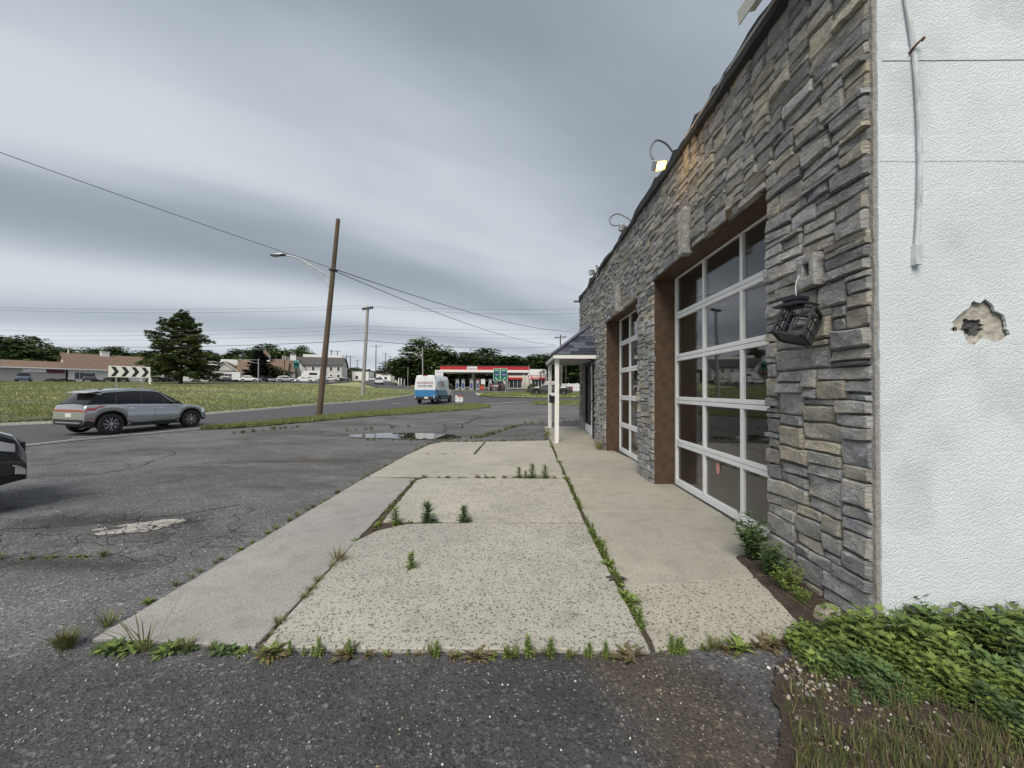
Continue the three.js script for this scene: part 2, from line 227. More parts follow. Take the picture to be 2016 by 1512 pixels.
// old asphalt: darker sealed apron in front of the slab, brown soil films, damp dark belts
const DIRT = (x, D) => smooth(0.42, 0.75, fbm(x * 1.6 + 3, D * 1.1 + 8, 5) * 0.75 + 0.52 * Math.exp(-(((x - 0.72 + (D - 1.9) * 0.25) / 0.34) ** 2)) - (1 - smooth(2.5, 2.3, D)) * 0.6 - (1 - smooth(-0.2, 0.4, x)) * 0.6);
function lotCol(x, D) {
  const n = fbm(x * 0.6 + 20, D * 0.6 + 4, 4), n2 = fbm(x * 3.1, D * 3.1 + 60, 4), edge = D + (n2 - 0.5) * 0.5 + Math.max(0, -x - 2.2) * 0.28;
  let f = lerp(0.158, 0.345, smooth(2.1, 2.75, edge)) * (0.78 + n * 0.44) * (0.85 + n2 * 0.3), c = [f, f * 1.0, f * 1.02];
  const belt = Math.exp(-(((D - 4.35 + (x + 4.2) * 0.12) / 0.36) ** 2)) * smooth(-2.9, -3.6, x) * smooth(0.35, 0.6, fbm(x * 1.7 + 2, D * 2.6, 4)); // dark belt with soil round the white patch
  const belt2 = Math.exp(-(((D - 3.35 + (x + 4.4) * 0.03) / 0.16) ** 2)) * smooth(-2.95, -3.5, x);
  const br = Math.exp(-(((D - 8.3) / 0.28) ** 2) - (((x + 4.3) / 1.0) ** 2)), br2 = Math.exp(-(((D - 8.1) / 0.12) ** 2) - (((x + 5.2) / 0.8) ** 2));
  const mix = (t, k) => { for (let i = 0; i < 3; i++) c[i] = lerp(c[i], k[i], clamp(t, 0, 1)); };
  mix(belt * 0.85, [0.085, 0.075, 0.062]); mix(belt2 * 0.8, [0.075, 0.07, 0.055]); mix(br * 0.9 * smooth(0.3, 0.55, n2), [0.16, 0.115, 0.075]); mix(br2 * 0.9, [0.06, 0.055, 0.05]);
  const lx = smooth(0.5, 0.68, fbm(x * 0.35 + 7, D * 1.3 + 2, 4)) * smooth(3, 5, D); mix(lx * 0.5, [0.20, 0.188, 0.16]); const alg = smooth(0.46, 0.6, fbm(x * 0.55 + 70, D * 1.1 + 33, 5)) * smooth(8, 12, D); mix(alg * 0.55, [0.30, 0.298, 0.285]); const dk = smooth(0.54, 0.66, fbm(x * 0.8 + 15, D * 2.2 + 9, 5)) * smooth(4, 8, D); mix(dk * 0.5, [0.14, 0.135, 0.125]);
  mix(DIRT(x, D) * 0.9, [0.20, 0.165, 0.125]);
  return c;
}
const lot = structure(mesh('parking_lot', gridGeo(190, 120, (i, j) => { const D = -14 + i * 0.3, x0 = nearX(D), x = lerp(x0, 18, Math.pow(j / 120, 0.85)); return [x, ground(x, Math.min(D, 43)) - 0.012, -D]; }, lotCol), mt.lot));
structure(mesh('parking_lot_foreground', gridGeo(150, 190, (i, j) => { const D = 0.9 + i * 0.052, x = -8.6 + j * 0.0585; return [x, ground(x, D), -D]; }, lotCol), mt.lot));
// road, junction, far road
const CURB = [[-25.5, -14], [-24.6, 4], [-22.9, 14.2], [-21.9, 15.95], [-20.84, 17.05], [-19.44, 18.85], [-18.0, 21.6], [-17.0, 25.4], [-16.5, 30], [-15.6, 36], [-14.2, 41.5], [-13.6, 47], [-14.3, 54], [-17.3, 63.7]];
const curb = curve(CURB, 120);
const cut = (pl, dMax) => pl.filter((p) => p[1] <= dMax);
structure(mesh('road', strip(cut(near, 44), cut(curb, 42), 120, 10, 0.0), mt.road));
structure(mesh('junction_road', strip([[-20, 34], [-20, 75]], [[70, 34], [70, 75]], 30, 60, -0.03), mt.road));
structure(mesh('far_road', strip(curve([[-12, 58], [-22, 81], [-36, 112], [-62, 180], [-110, 330]], 40), curve([[-16, 58], [-30.5, 80.5], [-45, 108], [-72, 174], [-122, 322]], 40), 60, 6, 0.05), mt.road));
// painted lines and kerb
function line(pl, w, off, material, name) { const l = pl.map((p, i) => { const q = pl[Math.min(i + 1, pl.length - 1)], o = pl[Math.max(i - 1, 0)], dx = q[0] - o[0], dy = q[1] - o[1], k = Math.hypot(dx, dy) || 1; return [-dy / k, dx / k]; }); return mesh(name, strip(pl.map((p, i) => [p[0] - l[i][0] * w / 2, p[1] - l[i][1] * w / 2]), pl.map((p, i) => [p[0] + l[i][0] * w / 2, p[1] + l[i][1] * w / 2]), pl.length * 2, 1, off), material); }
const shift = (pl, s) => pl.map((p, i) => { const q = pl[Math.min(i + 1, pl.length - 1)], o = pl[Math.max(i - 1, 0)], dx = q[0] - o[0], dy = q[1] - o[1], k = Math.hypot(dx, dy) || 1; return [p[0] - dy / k * s, p[1] + dx / k * s]; });
structure(line(shift(near, 0.32).filter((p) => p[1] < 17.5 && p[1] > -8), 0.12, 0.007, mt.line, 'edge_line'));
structure(line(near.filter((p) => p[1] < 19 && p[1] > -8), 0.13, 0.009, mt.concreteEdge ?? (mt.concreteEdge = M([0.40, 0.39, 0.36], 0.9, { map: rep(mottleT.map, 2) })), 'gutter_edge'));
structure(line(shift(near, 0.2).filter((p) => p[0] > -4.6 && p[0] < 1.4), 0.3, 0.035, mt.line, 'edge_line'));
structure(line([[-14.9, 12.65], [-14.45, 13.9]], 0.13, 0.007, mt.line, 'lane_dash'));
structure(line([[-11.6, 35.2], [-10.2, 33.6], [-8.7, 33.4]].reverse(), 0.16, 0.03, mt.line, 'lane_mark'));
structure(line([[-6.1, 34.8], [-5.2, 36.0]], 0.13, 0.02, mt.line, 'lane_mark'));
structure(line([[-6.2, 57.5], [-5.2, 51.5], [-4.55, 47]], 0.5, 0.03, mt.line, 'turn_line'));
structure(mesh('kerb', strip(shift(curb, 0), shift(curb, 0.16), 200, 2, (x, D, t, s) => (s > 0.2 ? 0.11 : 0.0)), mt.concreteEdge));
// grass island and verges
const islandFar = curve([[-190, 8], [-120, 40], [-86, 66], [-60, 71], [-42, 73], [-30, 71], [-22, 69], [-17.6, 64.4]], 120);
const clover = (x, D) => { const c = grassCol(x, D), w = smooth(0.50, 0.72, fbm(x * 0.10 + 4, D * 0.42 + 12, 4)); return [c[0] * lerp(1, 1.35, w), c[1] * lerp(1, 1.22, w), c[2] * lerp(1, 1.5, w)]; };
structure(mesh('grass_island', strip(shift(curb, 0.16), islandFar, 140, 60, (x, D, t, s) => 0.07 + 0.06 * Math.min(1, s * 12), clover), mt.grass));
const VERGE = [[-12.7, 15.2], [-11.2, 16.0], [-9.7, 17.6], [-8.1, 19.7], [-5.28, 23.5], [-2.6, 28.6], [-2.2, 31.0], [-3.4, 33.3]];
const verge = curve(VERGE, 60), vergeIn = near.filter((p) => p[1] > 15.4 && p[1] < 33.9);
const vergeMesh = structure(mesh('grass_verge', strip(shift(vergeIn, -0.12), verge, 60, 8, (x, D, t, s) => 0.02 + 0.035 * Math.sin(Math.PI * clamp(s, 0.02, 0.98)) + 0.02 * fbm(x * 3, D * 3, 3), grassCol), mt.grass));
structure(mesh('grass_verge', strip([[1.2, 34.6], [3, 34.4], [5.5, 34.2], [13, 35]], [[1.6, 37.4], [3.4, 38.4], [6.4, 40.2], [13, 43]], 20, 6, 0.04, grassCol), mt.grass));
structure(mesh('grass_triangle', strip([[-5.6, 53.5], [-4.4, 49], [-3.3, 46.2], [1, 45.6], [3.6, 45.4], [12, 47]], [[-5.5, 55.5], [-4.5, 56.4], [-3, 57.3], [1, 58.2], [4.6, 58.2], [12, 58]], 30, 8, (x, D, t, s) => 0.05 + 0.10 * Math.sin(Math.PI * s), grassCol), mt.grass));
structure(mesh('grass_bank', strip([[-20, 66], [-13, 66.6], [-9.5, 67], [-7.5, 66.6]], [[-21, 70], [-13, 70.5], [-9.5, 70.2], [-7.7, 68]], 14, 4, 0.06, grassCol), mt.grass));
structure(mesh('grass_bank', strip([[-19.5, 70], [-21, 80], [-33, 110]], [[-13, 72], [-14, 86], [-22, 112]], 14, 4, 0.08, grassCol), mt.grass));
structure(mesh('sidewalk', strip([[-9.5, 63.5], [-3, 62.5], [4, 61.2], [14, 61]], [[-9.2, 64.9], [-3, 63.9], [4, 62.4], [14, 62]], 16, 2, 0.05), mt.concreteEdge));
structure(mesh('station_forecourt', strip([[-22, 72], [14, 66]], [[-22, 100], [30, 100]], 20, 20, 0.03), M([0.19, 0.19, 0.185], 0.9, { map: rep(mottleT.map, 0.5) })));
structure(mesh('strip_mall_parking', strip([[-150, 55], [-92, 74], [-62, 76], [-40, 76]], [[-150, 100], [-96, 118], [-70, 128], [-52, 128]], 30, 20, 0.0), mt.road));

// ---------------------------------------------------------------- concrete slabs
const apron = structure(new THREE.Group()); apron.name = 'concrete_apron'; scene.add(apron);
function slab(poly, top, thick, material, tint, seed) { // polygon [x,D] with a slightly broken, bevelled edge
  const R = rng(seed), pts = [];
  for (let i = 0; i < poly.length; i++) { const a = poly[i], b = poly[(i + 1) % poly.length], n = Math.max(2, Math.round(Math.hypot(b[0] - a[0], b[1] - a[1]) / 0.09)); for (let k = 0; k < n; k++) { const t = k / n; pts.push([lerp(a[0], b[0], t) + (R() - 0.5) * 0.014, lerp(a[1], b[1], t) + (R() - 0.5) * 0.014]); } }
  const sh = new THREE.Shape(pts.map((p) => new THREE.Vector2(p[0], p[1]))), g = bare(new THREE.ExtrudeGeometry(sh, { depth: thick, bevelEnabled: true, bevelSize: 0.007, bevelThickness: 0.007, bevelSegments: 1, bevelOffset: -0.007, curveSegments: 1 }));
  g.rotateX(-Math.PI / 2); const p = g.attributes.position;
  for (let i = 0; i < p.count; i++) { const x = p.getX(i), D = -p.getZ(i); p.setY(i, p.getY(i) - thick - 0.019 + (typeof top === 'function' ? top(x, D) : top) + Math.max(0, ground(x, D))); }
  metreUV(g); colour(g, () => tint);
  return mesh('slab', g, material, apron);
}
slab([[-2.58, 2.33], [-1.55, 2.29], [-1.76, 6.60], [-2.63, 6.68]], 0.035, 0.12, mt.concrete, [0.86, 0.87, 0.90], 1);
slab([[-1.51, 2.27], [0.785, 2.30], [0.775, 4.44], [-0.4, 4.43], [-1.25, 4.36], [-1.50, 4.15], [-1.62, 3.85]], 0.040, 0.12, mt.pebbled, [0.97, 0.97, 0.96], 2);
slab([[-1.56, 4.46], [0.775, 4.50], [0.835, 6.70], [-1.60, 6.64], [-1.70, 6.48]], 0.036, 0.12, mt.pebbled, [1.03, 1.02, 1.0], 3);
slab([[-2.62, 6.74], [0.845, 6.76], [0.88, 9.16], [-2.58, 9.10]], 0.036, 0.12, mt.concrete, [1.03, 1.01, 0.97], 4);
slab([[-2.57, 9.13], [-1.06, 9.16], [-0.98, 11.3], [-2.15, 11.25], [-2.45, 10.7]], 0.036, 0.12, mt.concrete, [1.05, 1.03, 0.98], 5);
slab([[-1.0, 9.16], [0.885, 9.19], [0.94, 11.55], [-0.93, 11.35]], 0.036, 0.12, mt.concrete, [1.04, 1.02, 0.98], 6);
slab([[0.83, 2.32], [1.86, 2.47], [1.97, 3.22], [0.835, 3.04]], 0.03, 0.12, mt.pebbled, [0.99, 0.97, 0.92], 7);
slab([[0.835, 3.05], [1.97, 3.23], [2.05, 3.60], [2.56, 3.60], [2.56, 4.96], [0.835, 4.93]], 0.03, 0.12, mt.concrete, [0.98, 0.96, 0.92], 8);
slab([[0.835, 4.94], [2.56, 4.97], [2.56, 8.76], [0.90, 8.72]], 0.03, 0.12, mt.concrete, [0.97, 0.95, 0.90], 9);
slab([[0.90, 8.74], [2.56, 8.78], [2.3, 11.28], [0.985, 11.2]], 0.03, 0.12, mt.concrete, [1.0, 0.96, 0.88], 10);
slab([[0.985, 11.23], [2.3, 11.3], [2.3, 12.9], [0.98, 12.86]], 0.05, 0.12, mt.concrete, [0.98, 0.95, 0.89], 11);
slab([[0.98, 12.88], [2.3, 12.92], [2.3, 14.2], [0.98, 14.2]], 0.05, 0.12, mt.concrete, [0.97, 0.95, 0.90], 12);
// dark soil in the joints, seen between the slabs
structure(mesh('joint_soil', gridGeo(20, 12, (i, j) => { const x = lerp(-2.55, 2.5, j / 12), D = lerp(2.36, 11.2, i / 20); return [x, Math.max(0, ground(x, D)) + 0.003, -D]; }), M([0.9, 0.92, 0.9], 1, { map: rep(soilT.map, 2) })));
// cracks: jagged slivers of dark soil lying in the asphalt
function crack(pl, w, seed, material, name, parent, off = 0.004) {
  const R = rng(seed), pts = polyAt(pl, Math.max(6, Math.round(pl.length * 14))), g = gridGeo(pts.length - 1, 1, (i, j) => { const p = pts[i], k = (0.35 + R() * 0.9) * w * (i === 0 || i === pts.length - 1 ? 0.15 : 1), jx = (R() - 0.5) * w * 1.6, q = pts[Math.min(i + 1, pts.length - 1)], o = pts[Math.max(0, i - 1)], dx = q[0] - o[0], dy = q[1] - o[1], l = Math.hypot(dx, dy) || 1, s = (j - 0.5) * k + jx * 0.5, x = p[0] - dy / l * s, D = p[1] + dx / l * s; return [x, ground(x, D) + off, -D]; });
  return mesh(name, g, material, parent);
}
mt.crack = M([0.028, 0.026, 0.024], 1); mt.moss = M([0.085, 0.10, 0.03], 1, { map: rep(soilT.map, 1) });
function wander(x, D, a, len, seed, step = 0.18, bend = 0.55) { const R = rng(seed), p = [[x, D]]; for (let s = 0; s < len; s += step) { a += (R() - 0.5) * bend; x += Math.cos(a) * step; D += Math.sin(a) * step; p.push([x, D]); } return p; }
{
  const R = rng(404);
  const list = [[-8.4, 3.0, 0.12, 4.6, 0.02], [-8.3, 3.55, -0.02, 5.0, 0.026], [-7.5, 4.4, 0.05, 3.6, 0.02], [-6.6, 5.4, 0.1, 4.2, 0.013], [-8.5, 6.6, 0.06, 5.2, 0.014], [-9, 8.0, 0.04, 5.5, 0.02], [-10, 9.8, 0.05, 6.5, 0.018], [-9.5, 11.4, 0.02, 6, 0.018], [-8.5, 13.9, 0.05, 5, 0.03], [-7.6, 15.2, 0.04, 7, 0.03], [-2.8, 13.4, 0.3, 5, 0.035], [-1.2, 15.6, 0.06, 7, 0.035], [-4.5, 16.8, 0.05, 7, 0.03], [0.5, 18, 0.12, 6, 0.04], [-1.0, 12.0, 0.5, 4, 0.03], [-3.8, 10.2, 0.6, 3, 0.02], [-0.8, 20, 0.1, 7, 0.04], [-4, 21.5, 0.05, 8, 0.04], [-5.5, 3.05, 0.05, 2.2, 0.014], [-4.9, 3.75, 0.5, 1.6, 0.010], [-2.6, 1.75, 0.08, 2.6, 0.004]];
  list.forEach(([x, D, a, l, w], i) => crack(wander(x, D, a, l, 900 + i, 0.14, 0.75), w * (D > 9 ? 1.25 : 0.62), 60 + i, mt.crack, 'crack', lot, 0.006));
  for (let k = 0; k < 34; k++) { const x = lerp(-8, 7, R()), D = lerp(13.5, 27, R()); if (x > 0.8 && D < 14.5) continue; crack(wander(x, D, (R() - 0.5) * 0.7 + (R() < 0.25 ? 1.3 : 0), 1.2 + R() * 3.2, 1700 + k, 0.2, 0.8), 0.03 + R() * 0.02, 700 + k, R() < 0.3 ? mt.moss : mt.crack, 'crack', lot, 0.004); }
  for (let k = 0; k < 46; k++) { const x = lerp(-6.2, -2.9, R()), D = 4.05 - (x + 4.2) * 0.12 + (R() - 0.5) * 1.3; crack(wander(x, D, R() * 6.28, 0.25 + R() * 0.6, 1200 + k, 0.08, 1.6), 0.007, 300 + k, mt.crack, 'crack', lot, 0.005); }
  for (let k = 0; k < 26; k++) { const x = lerp(-12, -2.9, R()), D = lerp(2.9, 12.5, R()); crack(wander(x, D, (R() - 0.5) * 0.8 + (R() < 0.3 ? 1.5 : 0), 0.4 + R() * 1.4, 1400 + k, 0.12, 0.9), 0.007, 500 + k, mt.crack, 'crack', lot, 0.005); }
  crack(wander(-0.35, 4.25, -2.15, 1.1, 71, 0.08, 0.5), 0.006, 5, mt.crack, 'slab_crack', apron, 0.0255);
  crack([[0.86, 6.9], [1.5, 6.93], [2.2, 6.9]], 0.006, 6, mt.crack, 'slab_crack', apron, 0.0155);
  crack(wander(-1.02, 9.1, -1.9, 0.7, 73, 0.08, 0.5), 0.008, 7, mt.crack, 'slab_crack', apron, 0.0215);
}
// white worn concrete showing through the asphalt
{
  const patchM = M([0.50, 0.49, 0.45], 0.9, { map: rep(mottleT.map, 3), bumpMap: rep(rockT.bump, 3), bumpScale: 0.01 });
  const blob = (cx, cD, rx, rD, seed, sl) => { const R = rng(seed), s = []; for (let i = 0; i < 40; i++) { const a = i / 40 * 6.283, k = 0.75 + 0.25 * fbm(Math.cos(a) * 2 + seed, Math.sin(a) * 2 + 9, 4) * 2 - 0.2 * R(); const dx = Math.cos(a) * rx * k, dD = Math.sin(a) * rD * k; s.push(new THREE.Vector2(cx + dx, cD + dD + dx * sl)); } return s; };
  const p = tag(new THREE.Group(), undefined, undefined, undefined, 'structure'); p.name = 'worn_concrete_patch'; scene.add(p);
  for (const [cx, cD, rx, rD, sd, n] of [[-4.12, 4.28, 0.27, 0.24, 4, 'patch'], [-4.33, 4.08, 0.17, 0.09, 9, 'patch'], [-4.55, 4.15, 0.08, 0.04, 12, 'chip'], [-4.40, 4.27, 0.09, 0.05, 15, 'chip']]) { const g = new THREE.ShapeGeometry(new THREE.Shape(blob(cx, cD, rx, rD, sd, 0.22))); g.rotateX(-Math.PI / 2); g.translate(0, 0.0045 + sd * 0.00005, 0); mesh(n, g, patchM, p); }
  const R = rng(61); for (let k = 0; k < 26; k++) { const x = -4.2 + (R() - 0.5) * 0.75, D = 4.2 + (x + 4.15) * 0.22 + (R() - 0.5) * 0.18; crack(wander(x, D, R() * 6.28, 0.12 + R() * 0.18, 40 + k, 0.04, 1.6), 0.008, 20 + k, mt.crack, 'crack', p, 0.0085); }
}
// puddle in the low spot
{
  const s = []; for (let i = 0; i < 80; i++) { const a = i / 80 * 6.283, k = 0.82 + 0.36 * (fbm(Math.cos(a) * 1.6 + 31, Math.sin(a) * 1.6 + 5, 4) - 0.3); s.push(new THREE.Vector2(-3.6 + Math.cos(a) * 2.25 * k * (Math.cos(a) < 0 ? 1.0 : 0.86), 12.75 + Math.sin(a) * 0.88 * k + Math.cos(a) * -0.1)); }
  const g = new THREE.ShapeGeometry(new THREE.Shape(s)); g.rotateX(-Math.PI / 2); g.translate(0, 0.010, 0);
  structure(mesh('puddle', g, M([0.035, 0.033, 0.028], 0.01, { ior: 1.4 })));
}

// ---------------------------------------------------------------- the stone-faced garage
const garage = thing('garage_building', 'single-storey garage with grey ledgestone front, white glazed bay doors and white stucco side', 'building', [0, 0, 0]);
const FX = 2.27, TOP = 4.8; // plane behind the stones, height of the front
const DOORS = [[3.48, 6.39, 3.38], [7.21, 9.86, 3.32]], ENT = [11.25, 13.5, 2.45];
{
  // block wall behind the stone, with its openings
  const w = B(), T = 0.3, piece = (d0, d1, y0, y1) => w.span(FX, FX + T, y0, y1, -d1, -d0);
  piece(2.53, 2.905, -0.3, TOP); piece(2.975, 3.48, -0.3, TOP); piece(2.905, 2.975, -0.3, 2.425); piece(2.905, 2.975, 2.525, TOP); piece(6.39, 7.21, -0.3, TOP); piece(9.86, 11.25, -0.3, TOP); piece(13.5, 14.0, -0.3, TOP);
  piece(3.48, 6.39, 3.51, TOP); piece(7.21, 9.86, 3.45, TOP); piece(11.25, 13.5, 2.5, TOP);
  w.build('block_wall', mt.mortar, garage);
  // plain side and back walls, roof, floor slab
  const s = B(); s.span(FX + 0.3, 12, -0.3, TOP, -14.0, -13.75); s.span(11.75, 12, -0.3, TOP, -13.75, -2.75); s.build('rear_wall', mt.sidingGrey, garage);
  B().span(FX + 0.02, 12, TOP - 0.35, TOP - 0.2, -13.98, -2.52).build('roof', mt.dark, garage);
  B().span(2.57, 11.75, -0.2, 0.028, -13.75, -2.76).build('floor', mt.roomFloor, garage);
  const c = B(); c.span(2.58, 11.74, 3.75, 3.8, -13.74, -2.77); c.build('ceiling', mt.room, garage);
  const li = B(); li.span(2.58, 11.74, 0.03, 3.75, -2.80, -2.77); li.span(11.70, 11.74, 0.03, 3.75, -13.7, -2.8); li.span(2.62, 11.7, 0.03, 3.75, -13.74, -13.70); li.span(2.58, 11.7, 0.03, 3.75, -10.6, -10.5); li.build('interior_lining', mt.room, garage);
  // brown rendered reveals
  const r = B();
  for (const [a, b, h] of DOORS) { r.span(2.255, 2.60, -0.2, h + 0.1, -b - 0.03, -b + 0.004); r.span(2.255, 2.60, -0.2, h + 0.1, -a - 0.004, -a + 0.03); r.span(2.235, 2.60, h + 0.012, h + 0.125, -b + 0.004, -a - 0.004); }
  r.build('brown_reveal', mt.brown, garage);
}
// ledgestones: an ashlar laid out on a 5 cm net, each stone its own irregular piece
const stoneWall = new THREE.Group(); stoneWall.name = 'stone_facing'; garage.add(stoneWall);
{
  const R = rng(2024), U = 0.044, D0 = 2.475, nu = Math.round((14.02 - D0) / U), nv = Math.round(TOP / U), used = new Uint8Array(nu * nv);
  const block = (d0, d1, y0, y1) => { for (let i = 0; i < nu; i++) for (let j = 0; j < nv; j++) { const d = D0 + (i + 0.5) * U, y = (j + 0.5) * U; if (d > d0 && d < d1 && y > y0 && y < y1) used[j * nu + i] = 2; } };
  for (const [a, b, h] of DOORS) block(a, b, 0, h); block(ENT[0], ENT[1], 0, ENT[2]);
  block(2.845, 3.045, 2.33, 2.60); block(4.97, 5.23, 3.38, 3.93); block(8.42, 8.68, 3.32, 3.87);
  const tones = [[0.36, 0.375, 0.385], [0.29, 0.30, 0.315], [0.43, 0.435, 0.43], [0.50, 0.495, 0.48], [0.50, 0.468, 0.395], [0.40, 0.405, 0.40], [0.41, 0.395, 0.36], [0.36, 0.365, 0.368], [0.44, 0.438, 0.42]];
  const stones = [];
  for (let j = 0; j < nv; j++) for (let i = 0; i < nu; i++) {
    if (used[j * nu + i]) continue;
    let h = [1, 1, 2, 2, 2, 2, 3, 3, 3, 4][Math.floor(R() * 10)], w = 4 + Math.floor(R() * R() * 8 + R() * 3);
    const free = (i2, j2) => i2 < nu && j2 < nv && !used[j2 * nu + i2];
    let wi = 0; while (wi < w && free(i + wi, j)) wi++;
    if (free(i + wi, j)) { let rest = 0; while (rest < 3 && free(i + wi + rest, j)) rest++; if (rest < 3 && !free(i + wi + rest, j)) wi += rest; }
    let hi = 1; grow: while (hi < h) { for (let q = 0; q < wi; q++) if (!free(i + q, j + hi)) break grow; hi++; }
    if (nv - j - hi === 1) hi = nv - j;
    for (let a = 0; a < wi; a++) for (let b = 0; b < hi; b++) if (j + b < nv) used[(j + b) * nu + i + a] = 1;
    stones.push([D0 + i * U, D0 + (i + wi) * U, j * U, Math.min(TOP, (j + hi) * U)]);
  }
  const wob = (d, y, k) => (fbm(d * 3.1 + k, y * 3.1 + k * 2, 3) - 0.5) * 0.05;
  function stoneGeo([d0, d1, y0, y1], o = {}) {
    const gap = 0.0045, out = o.out ?? 0.036 + R() * 0.026, tilt = (R() - 0.5) * 0.02, tiltV = (R() - 0.5) * 0.014, ss = d1 - d0 > 0.32 ? [0, 0.035, 0.3, 0.55, 0.8, 0.965, 1] : [0, 0.06, 0.36, 0.68, 0.94, 1], ts = [0, 0.09, 0.5, 0.91, 1], N = ss.length - 1, T = ts.length - 1;
    const base = o.tone ?? tones[Math.floor(R() * tones.length)], b = 0.82 + R() * 0.36, dr = R() * 50, p = [], c = [], uv = [], ix = [], cj = [0, 1, 2, 3].map(() => [(R() - 0.5) * 0.02, (R() - 0.5) * 0.016]);
    const put = (s, t, depth) => {
      let d = lerp(d0 + gap, d1 - gap, s), y = lerp(y0 + gap, y1 - gap, t);
      const w = [(1 - s) * (1 - t), s * (1 - t), (1 - s) * t, s * t]; for (let k = 0; k < 4; k++) { d += cj[k][0] * w[k]; y += cj[k][1] * w[k]; }
      if (!o.flat) { y += wob(d * 1.5, (t < 0.5 ? y0 : y1) * 1.5, t < 0.5 ? 3 : 3) * (y1 - y0 > 0.06 ? 0.6 : 0.3); d += wob((s < 0.5 ? d0 : d1) * 2, y * 2, 8) * 0.35; }
      d = clamp(d, 2.476, 14.03); if (o.end) d = Math.max(d, 2.476);
      p.push(FX - depth, y, -d); uv.push(d + dr, y + dr * 0.7);
      const f = b * (0.82 + 0.36 * fbm(d * 9 + dr, y * 14, 3)), tan = smooth(0.5, 0.75, fbm(d * 4 + dr * 2, y * 5, 3)) * 0.25; c.push(f * lerp(base[0], 0.46, tan), f * lerp(base[1], 0.41, tan), f * lerp(base[2], 0.31, tan));
    };
    for (let i = 0; i <= N; i++) for (let j = 0; j <= T; j++) { const e = i === 0 || i === N || j === 0 || j === T; let q = out + tilt * (ss[i] - 0.5) * 2 + tiltV * (ts[j] - 0.5) * 2 + (fbm(ss[i] * 3 + dr, ts[j] * 2 + dr, 3) - 0.5) * (o.flat ? 0.006 : 0.026); if (e) q = q * 0.62; put(ss[i], ts[j], Math.max(0.012, q)); }
    for (let i = 0; i < N; i++) for (let j = 0; j < T; j++) { const a = i * (T + 1) + j, e = a + T + 1; ix.push(a, a + 1, e, e, a + 1, e + 1); }
    const ring = []; for (let i = 0; i <= N; i++) ring.push([i, 0]); for (let j = 1; j <= T; j++) ring.push([N, j]); for (let i = N - 1; i >= 0; i--) ring.push([i, T]); for (let j = T - 1; j > 0; j--) ring.push([0, j]);
    const s0 = p.length / 3; for (const [i, j] of ring) put(ss[i], ts[j], -0.004);
    ring.forEach(([i, j], k) => { const [i2, j2] = ring[(k + 1) % ring.length], a = i * (T + 1) + j, e = i2 * (T + 1) + j2, f = s0 + k, h = s0 + (k + 1) % ring.length; ix.push(a, e, f, e, h, f); });
    const g = new THREE.BufferGeometry(); g.setAttribute('position', new THREE.Float32BufferAttribute(p, 3)); g.setAttribute('uv', new THREE.Float32BufferAttribute(uv, 2)); g.setAttribute('color', new THREE.Float32BufferAttribute(c, 3)); g.setIndex(ix); g.computeVertexNormals();
    return toCreasedNormals(g, 0.6);
  }
  const sorted = stones.map((s) => [((s[1] - s[0]) * (s[3] - s[2])) / Math.pow((s[0] + s[1]) / 2, 2.7), s]).sort((a, b) => b[0] - a[0]), rest = [];
  sorted.forEach(([, s], k) => { const g = stoneGeo(s, { end: s[0] < 2.5 }); if (k < 300) mesh('stone', g, mt.rock, stoneWall); else rest.push(g); });
  mesh('far_stones', mergeGeometries(rest), mt.rock, stoneWall).userData.kind = 'stuff';
  // mounting block with its square hole, two keystones
  const mbk = new THREE.Shape([[-3.04, 2.335], [-2.85, 2.345], [-2.855, 2.585], [-3.035, 2.595]].map((q) => new THREE.Vector2(...q))); mbk.holes.push(new THREE.Path([[-2.97, 2.425], [-2.97, 2.525], [-2.91, 2.525], [-2.91, 2.425]].map((q) => new THREE.Vector2(...q))));
  const key = (d, y0, y1, a, b) => new THREE.Shape([[-d - a, y0], [-d + a, y0], [-d + b, y1], [-d - b, y1]].map((q) => new THREE.Vector2(...q)));
  const tone = (g) => colour(g, (x, y, z) => { const f = 0.9 + 0.2 * fbm(z * 9, y * 9, 3); return [0.50 * f, 0.49 * f, 0.465 * f]; });
  for (const [sh, n, out] of [[mbk, 'mounting_block', 0.085], [key(5.1, 3.36, 3.95, 0.075, 0.125), 'keystone', 0.115], [key(8.55, 3.30, 3.88, 0.075, 0.125), 'keystone', 0.115]]) {
    const g = bare(new THREE.ExtrudeGeometry(sh, { depth: out, bevelEnabled: true, bevelSize: 0.012, bevelThickness: 0.012, bevelOffset: -0.012, bevelSegments: 2 })); g.rotateY(-Math.PI / 2); g.translate(FX, 0, 0); metreUV(g); mesh(n, tone(g), mt.rock, stoneWall);
  }
}
